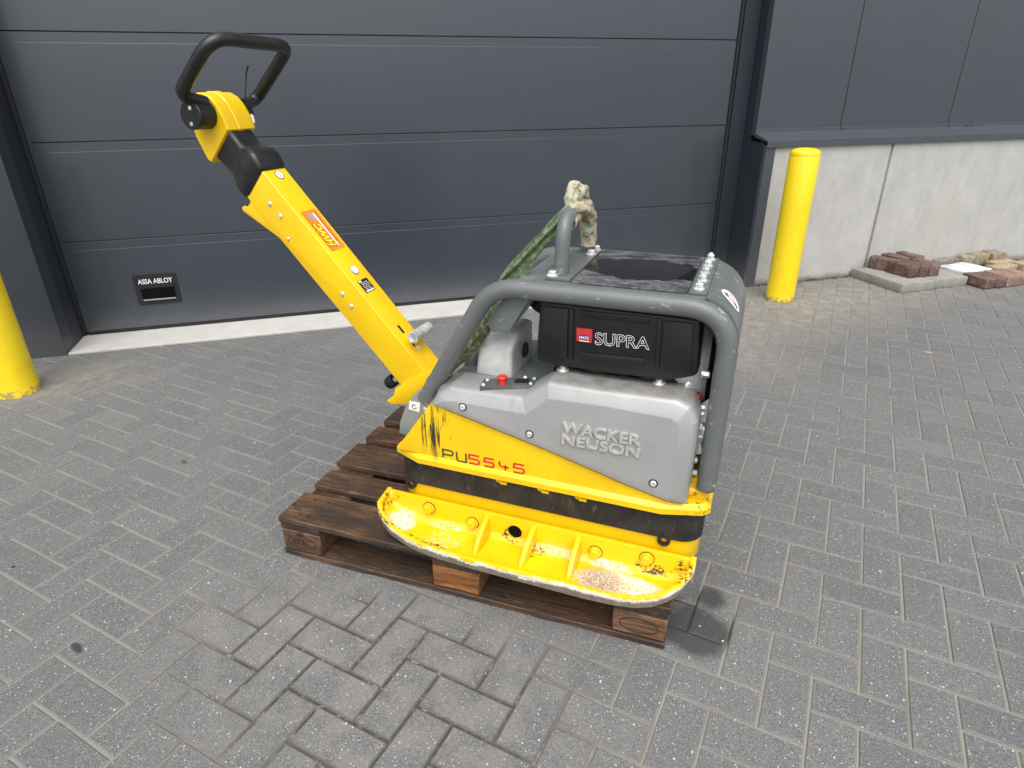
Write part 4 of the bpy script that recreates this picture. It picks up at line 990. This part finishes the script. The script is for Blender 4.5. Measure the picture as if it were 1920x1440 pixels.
add_strokes(bm, [[(.3165, -.022), (.3165, .017)]], .005, lambda s, v, h: SN(s, ez + .0007 + h, v), .0004)
add_strokes(bm, [[(.3525, -.024), (.3525, -.012)]], .006, lambda s, v, h: SN(s, ez + .0007 + h, v), .0004)
for k in range(5):
    s = .3235 + k * .0058; v = -.020
    while v < .015:
        e = v + dr.uniform(.003, .009); add_strokes(bm, [[(s, v), (s, min(e, .017))]], .0018, lambda s, v, h: SN(s, ez + .0007 + h, v), .0004); v = e + dr.uniform(.002, .006)
part(bm, 'data_plate_print', M_WHITE, bar, smooth=0)
disc(.035, .018, .028, .020, 'embossed_disc', M_YEL, ez - .003, ez + .0005, bar)
# latch: black slots, zinc tube on a bent plate, small screw
bm = B(); bar_prism(bm, [(.180, ez), (.180, ez + .0006), (.150, ez + .0006), (.150, ez)], -.012, -.002); bar_prism(bm, [(.110, ez), (.110, ez + .0006), (.098, ez + .0006), (.098, ez)], -.010, -.001); part(bm, 'latch_slot', M_BLACKP, bar, smooth=0)
bm = B(); bar_prism(bm, [(.146, ez), (.135, .048), (.108, .048), (.096, ez)], -.002, .004); part(bm, 'latch_plate', M_YEL, bar, bev=.001)
bm = B(); add_cyl(bm, SN(.120, .042, -.040), SN(.120, .042, .030), .0175, 24); add_cyl(bm, SN(.120, .042, .030), SN(.120, .042, .062), .0158, 24, .002); add_ring(bm, SN(.120, .042, -.0405), SN(.120, .042, -.043), .0175, .012, 24); lt = part(bm, 'latch_tube', M_ZINC, bar)
bm = B(); add_strokes(bm, [[(.008 * math.cos(t) * (1 - k / 14), .008 * math.sin(t) * (1 - k / 14)) for k, t in enumerate([R_(38 * q) for q in range(12)])]], .003, lambda a, b, h: SN(.120 + a, .042 + b, -.0412 - h), .002); part(bm, 'latch_spring', M_ZINC, bar)
bm = B(); add_hex(bm, SN(.088, ez, .004), TN, .0062, .008, .009); part(bm, 'latch_screw', M_ZINC, bar)
# black star knob on its pin below the bar
bm = B(); add_cyl(bm, SN(.055, -.098, -.02), SN(.055, -.135, -.02), .007, 12); add_cyl(bm, SN(.055, -.130, -.02), SN(.055, -.138, -.02), .010, 12); part(bm, 'knob_pin', M_ZINC, bar)
bm = B(); add_cyl(bm, SN(.058, -.132, -.02), SN(.058, -.168, -.02), .021, 8, .005); part(bm, 'knob', M_BLK, bar, bev=.003)
# rubber boot between bar and head
def rsec(s0, nn0, nn1, w, sl, r=.02, n=4):
    """cross-section; slanted: s shifts with n by sl"""
    out = []
    for (a, b) in rrect(-w, w, nn0, nn1, r, n): out.append(SN(s0 + (nn1 - b) * sl * -1, b, a))
    return out
bm = B()
add_loops(bm, [rsec(.770, -.096, .004, .052, .12, .010), rsec(.782, -.112, .012, .0565, .15, .014), rsec(.812, -.114, .020, .058, .2, .016), rsec(.832, -.113, .019, .057, .22, .018),
               rsec(.850, -.106, .004, .050, .22, .016), rsec(.866, -.102, -.004, .046, .22, .014), rsec(.905, -.104, -.001, .048, .2, .014), rsec(.922, -.104, .0, .049, .18, .014)])
part(bm, 'rubber_boot', M_BLKG, smooth=55)
# head
hp = [(.915, .0055), (.950, .021), (.985, .029), (1.012, .028), (1.035, .018), (1.052, -.002), (1.060, -.025), (1.057, -.045), (1.030, -.075), (.982, -.105), (.915, -.125), (.902, -.122), (.903, -.108)]
bm = B()
ctr = (.97, -.05)
def hsc(k): return [(ctr[0] + (s - ctr[0]) * k, ctr[1] + (n - ctr[1]) * k) for s, n in hp]
L = []
for v, k in ((-.058, .955), (-.055, .985), (-.048, 1.0), (-.014, 1.0), (-.011, 1.035), (.011, 1.035), (.014, 1.0), (.048, 1.0), (.055, .985), (.058, .955)): L.append([SN(s, n, v) for s, n in hsc(k)])
add_loops(bm, L); head = part(bm, 'handle_head', M_YEL, smooth=40)
# handle hub, loop and end caps
bm = B(); add_cyl(bm, SN(.990, -.020, -.056), SN(.990, -.020, -.118), .0385, 32, .003); hub = part(bm, 'handle_hub', M_BLK)
bm = B(); add_cyl(bm, SN(.990, -.020, .056), SN(.990, -.020, .105), .030, 28, .003); part(bm, 'handle_hub', M_BLK)
for ds, dn in ((.012, .016), (-.016, -.016)):
    bm = B(); add_cyl(bm, SN(.990 + ds, -.020 + dn, -.1175), SN(.990 + ds, -.020 + dn, -.1195), .0055, 14); part(bm, 'hub_screw', M_ZINC, hub)
loop = fillet([SN(1.004, .012, -.068), SN(1.030, .012, -.142), SN(1.036, .214, -.140), SN(1.016, .226, .140), SN(1.010, .010, .142), SN(1.000, .004, .075)], [.038, .065, .045, .05], 9)
bm = B(); add_tube(bm, loop, .0180, 18); part(bm, 'handle_loop', M_BLKG, smooth=60)
bm = B(); add_tube(bm, [SN(.99, .03, .062), SN(1.01, .075, .056), SN(1.026, .105, .052), SN(1.032, .128, .050)], [.0018, .0016, .0022, .0030], 8); part(bm, 'cable_tie', M_BLACKP)
bm = B(); add_tube(bm, [SN(.985, -.002, .088), SN(.965, -.006, .092), SN(.945, -.012, .088)], [.004, .007, .005], 8); part(bm, 'white_tag', M_WHITE)

# --- extension plate bolted to the near side
ST = [(-.463, -.296, .2262, .208), (-.448, -.317, .219, .194), (-.425, -.335, .208, .180), (-.39, -.350, .194, .166), (-.34, -.362, .185, .156), (-.29, -.369, .179, .149), (-.23, -.373, .1755, .1455), (-.10, -.376, .174, .1445), (.05, -.376, .174, .1445),
      (.20, -.376, .174, .1445), (.27, -.374, .175, .146), (.325, -.367, .178, .149), (.365, -.354, .184, .154), (.40, -.332, .189, .163), (.428, -.306, .203, .176), (.446, -.278, .217, .193), (.452, -.262, .224, .203)]
ZR = .238; vBk = -.2305; bm = B(); lay = bm.verts.layers.float.new('lip'); lay2 = bm.verts.layers.float.new('crud'); LI = []; lipv = []
for i, (x, vf, zt, zb) in enumerate(ST):
    end = i in (0, len(ST) - 1)
    fl = max(.163, zb + .005)                              # floor beside the back wall
    zr2 = min(zt - .013, max(zt - .016, fl))
    inn = vf + .013
    if end: prof_ = [(vBk, ZR), (vBk - .011, ZR), (lerp(vBk, vf, .35), lerp(ZR, zt, .35) - .0005), (lerp(vBk, vf, .72), lerp(ZR, zt, .72)), (inn, lerp(zt, ZR, .12)), (vf, zt), (vf + .001, zb), (vBk - .04, lerp(zb, .1500, .2)), (vBk, .19)]
    else: prof_ = [(vBk, ZR), (vBk - .011, ZR), (vBk - .014, fl + .016), (vBk - .026, fl), (inn, zr2), (vf, zt), (vf + .001, zb), (vBk - .04, max(.1445, zb - .006)), (vBk, max(.1445, zb - .006))]
    LI.append([(x, a, b) for a, b in prof_])
# narrow end rims: duplicate the sections just inside the ends
def between(A, Bq, t): return [tuple(lerp(p, q, t) for p, q in zip(a, b)) for a, b in zip(A, Bq)]
r0 = [list(p) for p in LI[0]]; r1 = [list(p) for p in LI[-1]]
LI = [LI[0], [(x + .012, y, z) for x, y, z in LI[0]]] + LI[1:-1] + [[(x - .012, y, z) for x, y, z in LI[-1]], LI[-1]]
LI[1][5] = (LI[1][0][0], lerp(ST[0][1], ST[1][1], .8), lerp(ST[0][2], ST[1][2], .8)); LI[1][6] = (LI[1][0][0], lerp(ST[0][1], ST[1][1], .8) + .001, lerp(ST[0][3], ST[1][3], .8))
LI[2] = [(x + .008, y, z) for x, y, z in LI[2]]
LI[-2][5] = (LI[-2][0][0], lerp(ST[-1][1], ST[-2][1], .8), lerp(ST[-1][2], ST[-2][2], .8)); LI[-2][6] = (LI[-2][0][0], lerp(ST[-1][1], ST[-2][1], .8) + .001, lerp(ST[-1][3], ST[-2][3], .8))
LI[-3] = [(x - .004, y, z) for x, y, z in LI[-3]]
LV = add_loops(bm, LI)
for lpv in LV:
    for k, v in enumerate(lpv):
        v[lay2] = (0, 0, .2, .5, 1, 0, 0, 0, 0)[k] * (1.08 if v.co.x < -.2 else .8)
        v[lay] = (0, .1, 0, 0, .10, .50, 1, 1, .6)[k]
bmesh.ops.recalc_face_normals(bm, faces=bm.faces)
es = [e for e in bm.edges if len(e.link_faces) == 2 and e.calc_face_angle(0) > R_(28)]
bmesh.ops.bevel(bm, geom=es, offset=.004, segments=3, profile=.5, affect='EDGES', clamp_overlap=True)
ext = part(bm, 'extension_plate', M_YELP, smooth=45)
# raised border round the plate's outer edge
path = [(-.463, -.2305, .2385)] + [(x, vf, zt) for x, vf, zt, zb in ST] + [(.452, -.2305, .2385)]
bm = B(); lay = bm.verts.layers.float.new('lip'); lay2 = bm.verts.layers.float.new('crud'); LR = []
for i, p in enumerate(path):
    a = Vector(path[max(i-1, 0)]).xy; b = Vector(path[min(i+1, len(path)-1)]).xy; d = (b - a).normalized(); nrm = Vector((-d.y, d.x))
    x, y, z = p; w_ = .0135
    LR.append([(x - nrm.x * .0008, y - nrm.y * .0008, z - .010), (x - nrm.x * .0008, y - nrm.y * .0008, z + .0045), (x + nrm.x * w_, y + nrm.y * w_, z + .0045), (x + nrm.x * (w_ + .002), y + nrm.y * (w_ + .002), z - .014)])
for lpv in add_loops(bm, LR):
    for k, v in enumerate(lpv): v[lay] = (.62, .40, .05, 0)[k]; v[lay2] = (0, 0, 0, .9)[k]
bmesh.ops.recalc_face_normals(bm, faces=bm.faces)
es = [e for e in bm.edges if len(e.link_faces) == 2 and e.calc_face_angle(0) > R_(40)]
bmesh.ops.bevel(bm, geom=es, offset=.0022, segments=2, profile=.5, affect='EDGES', clamp_overlap=True)
part(bm, 'border', M_YELP, ext, smooth=40)
def ext_floor(v): return .163 if v > -.257 else lerp(.163, .154, (v + .257) / (-.363 + .257))
for q0, q1 in (((913, 962), (889, 1040)), ((1001, 980), (975, 1063)), ((1085, 998), (1065, 1085))):
    m = MP(*q0, -.243); x = m.x; bm = B()
    top_ = (x, -.236, ZR - .004); dn = MZ(*q1, .160)
    x2 = dn.x; w0, w1 = .0085, .0055
    vs_ = [[(x - w0, -.240, ZR - .006), (x + w0, -.240, ZR - .006), (x + w0 * 1.3, -.240, .158), (x - w0 * 1.3, -.240, .158)], [(lerp(x, x2, .5) - .0075, -.30, .203), (lerp(x, x2, .5) + .0075, -.30, .203), (lerp(x, x2, .5) + .010, -.30, .153), (lerp(x, x2, .5) - .010, -.30, .153)], [(x2 - w1, dn.y - .002, .166), (x2 + w1, dn.y - .002, .166), (x2 + .008, dn.y - .010, .152), (x2 - .008, dn.y - .010, .152)]]
    add_loops(bm, vs_); part(bm, 'rib', M_YELP, ext, bev=.003, seg=2, smooth=50)
for q in ((803, 955), (884, 983), (1115, 1038), (1212, 1050)):
    m = MP(*q, -.252); bm = B(); add_cyl(bm, (m.x, -.243, m.z), (m.x, -.247, m.z), .0185, 20, .001); add_hex(bm, (m.x, -.247, m.z), (0, -1, 0), .0145, .014); part(bm, 'bolt', M_YELB, ext, smooth=30); bm = B(); add_ring(bm, (m.x, -.2435, m.z), (m.x, -.2456, m.z), .0200, .0184, 24); part(bm, 'dark_bolt_ring', M_BURN, ext)  # each bolt gets a thin dark ring round its washer
m = MP(966, 996, -.2445); bm = B(); add_cyl(bm, (m.x, -.2440, m.z), (m.x, -.2452, m.z), .0215, 26); part(bm, 'bolt_hole_shade', M_VOID, ext)  # flat black disc on the wall, stands for the shade inside the hole
bm = B(); add_ring(bm, (m.x, -.2435, m.z), (m.x, -.2465, m.z), .0245, .0210, 28); part(bm, 'hole_rim', M_YELP, ext)
for txt, q0, q1, H in (('P000127030', (1003, 1037), (1058, 1052), .007), ('T135700', (1003, 1047), (1034, 1056), .007), ('GGG40', (932, 1022), (955, 1027), .006), ('B.210', (939, 1033), (957, 1037), .006)):
    p0 = MZ(*q0, .1612); p1 = MZ(*q1, .1612); lettering('cast_mark', txt, M_YELP, ext, p0 - UZ * .0005, p1 - p0, MZ(q0[0], q0[1] - 8, .1640) - p0, (p1 - p0).length, H, .0012, .0, off=DZ)

# --- webbing sling knotted round the lifting eye (a thing of its own)
SLG = empty('lifting_sling', MO + UZ * BASE + MX * .0 , YAW)
tag(SLG, 'dirty green webbing sling knotted round the lifting eye of the compactor', 'sling')
def sl_part(bm, name, mat): return finish(bm, name, mat, SLG, 0, 2, 60, DZ)
ctrl = [(.040, -.070, 1.078), (.012, -.086, 1.038), (-.030, -.098, .988), (-.075, -.104, .932), (-.118, -.106, .876), (-.160, -.107, .802), (-.205, -.106, .725), (-.275, -.112, .640), (-.325, -.118, .585), (-.350, -.10, .5845)]
def cr(P, n):
    P = [Vector(p) for p in P]; out = []
    for i in range(len(P) - 1):
        a, b, c, d = P[max(i-1, 0)], P[i], P[i+1], P[min(i+2, len(P)-1)]
        for k in range(n):
            t = k / n; out.append(.5 * ((2*b) + (c - a)*t + (2*a - 5*b + 4*c - d)*t*t + (3*b - a - 3*c + d)*t**3))
    return out + [P[-1]]
S_ = cr(ctrl, 9); bm = B(); L = []
for i, p in enumerate(S_):
    t = i / (len(S_) - 1); d = (S_[min(i+1, len(S_)-1)] - S_[max(i-1, 0)]).normalized()
    side = d.cross(Vector((0, 1, 0))).normalized(); ang = R_(-20 + 45 * math.sin(t * 5)); side = side * math.cos(ang) + Vector((0, 1, 0)) * math.sin(ang); nn = d.cross(side)
    wd = (.010 + .012 * min(1, t * 4)) * (1 + .12 * math.sin(t * 21)); th_ = .0035; sec = []
    for k in range(9):
        u = -1 + k / 4; cu = (.005 * math.cos(u * 3 + t * 8) + .004 * math.sin(u * 7 + t * 15)); sec.append(p + side * wd * u + nn * (cu + th_))
    for k in range(8, -1, -1):
        u = -1 + k / 4; cu = (.005 * math.cos(u * 3 + t * 8) + .004 * math.sin(u * 7 + t * 15)); sec.append(p + side * wd * u + nn * (cu - th_))
    L.append(sec)
add_loops(bm, L); sl_part(bm, 'webbing', M_SLING)
def lumpy(path, rads, name, mat, amp, freq, seg=28, sub=10, fold=7):
    S = cr(path, sub); bm = B(); n = len(S); L = []; u = None
    for i, p in enumerate(S):
        t = i / (n - 1) * (len(rads) - 1); k = min(int(t), len(rads) - 2); r = lerp(rads[k], rads[k+1], t - k)
        d = (S[min(i+1, n-1)] - S[max(i-1, 0)]).normalized()
        if u is None: u, _ = frame(d)
        u = (u - d * u.dot(d)).normalized(); v = d.cross(u); sec = []
        for j in range(seg):
            a = 2 * math.pi * j / seg; q = p + (u * math.cos(a) + v * math.sin(a)) * r
            f = 1 + amp * mnoise.noise(q * freq) + amp * .5 * mnoise.noise(q * freq * 2.7) + amp * .45 * math.sin(a * fold + i * .5)
            sec.append(p + (u * math.cos(a) + v * math.sin(a)) * r * f)
        L.append(sec)
    add_loops(bm, L); return sl_part(bm, name, mat)
lumpy([(.04, -.085, 1.040), (.04, -.02, 1.061), (.04, .05, 1.060), (.04, .105, 1.025), (.04, .124, .975), (.04, .128, .942)], [.0205, .0225, .0235, .023, .0215, .0203], 'wrapped_cloth', M_CLOTH, .15, 45, 30, 10, 5)
lumpy([(.03, -.050, 1.052), (.036, -.035, 1.085), (.04, -.01, 1.105), (.045, .02, 1.100), (.047, .045, 1.075)], [.012, .017, .017, .017, .011], 'knot', M_CLOTH, .30, 60, 26, 8, 4)
lumpy([(.035, -.05, 1.065), (.030, -.042, 1.10), (.034, -.02, 1.122), (.045, .0, 1.108)], [.010, .012, .012, .009], 'knot_strand', M_CLOTH, .25, 80, 18, 8, 3)
lumpy([(.02, -.075, 1.050), (.05, -.06, 1.075), (.065, -.01, 1.060), (.055, .03, 1.035)], [.011, .014, .014, .010], 'knot_strand', M_CLOTH, .25, 80, 18, 8, 3)
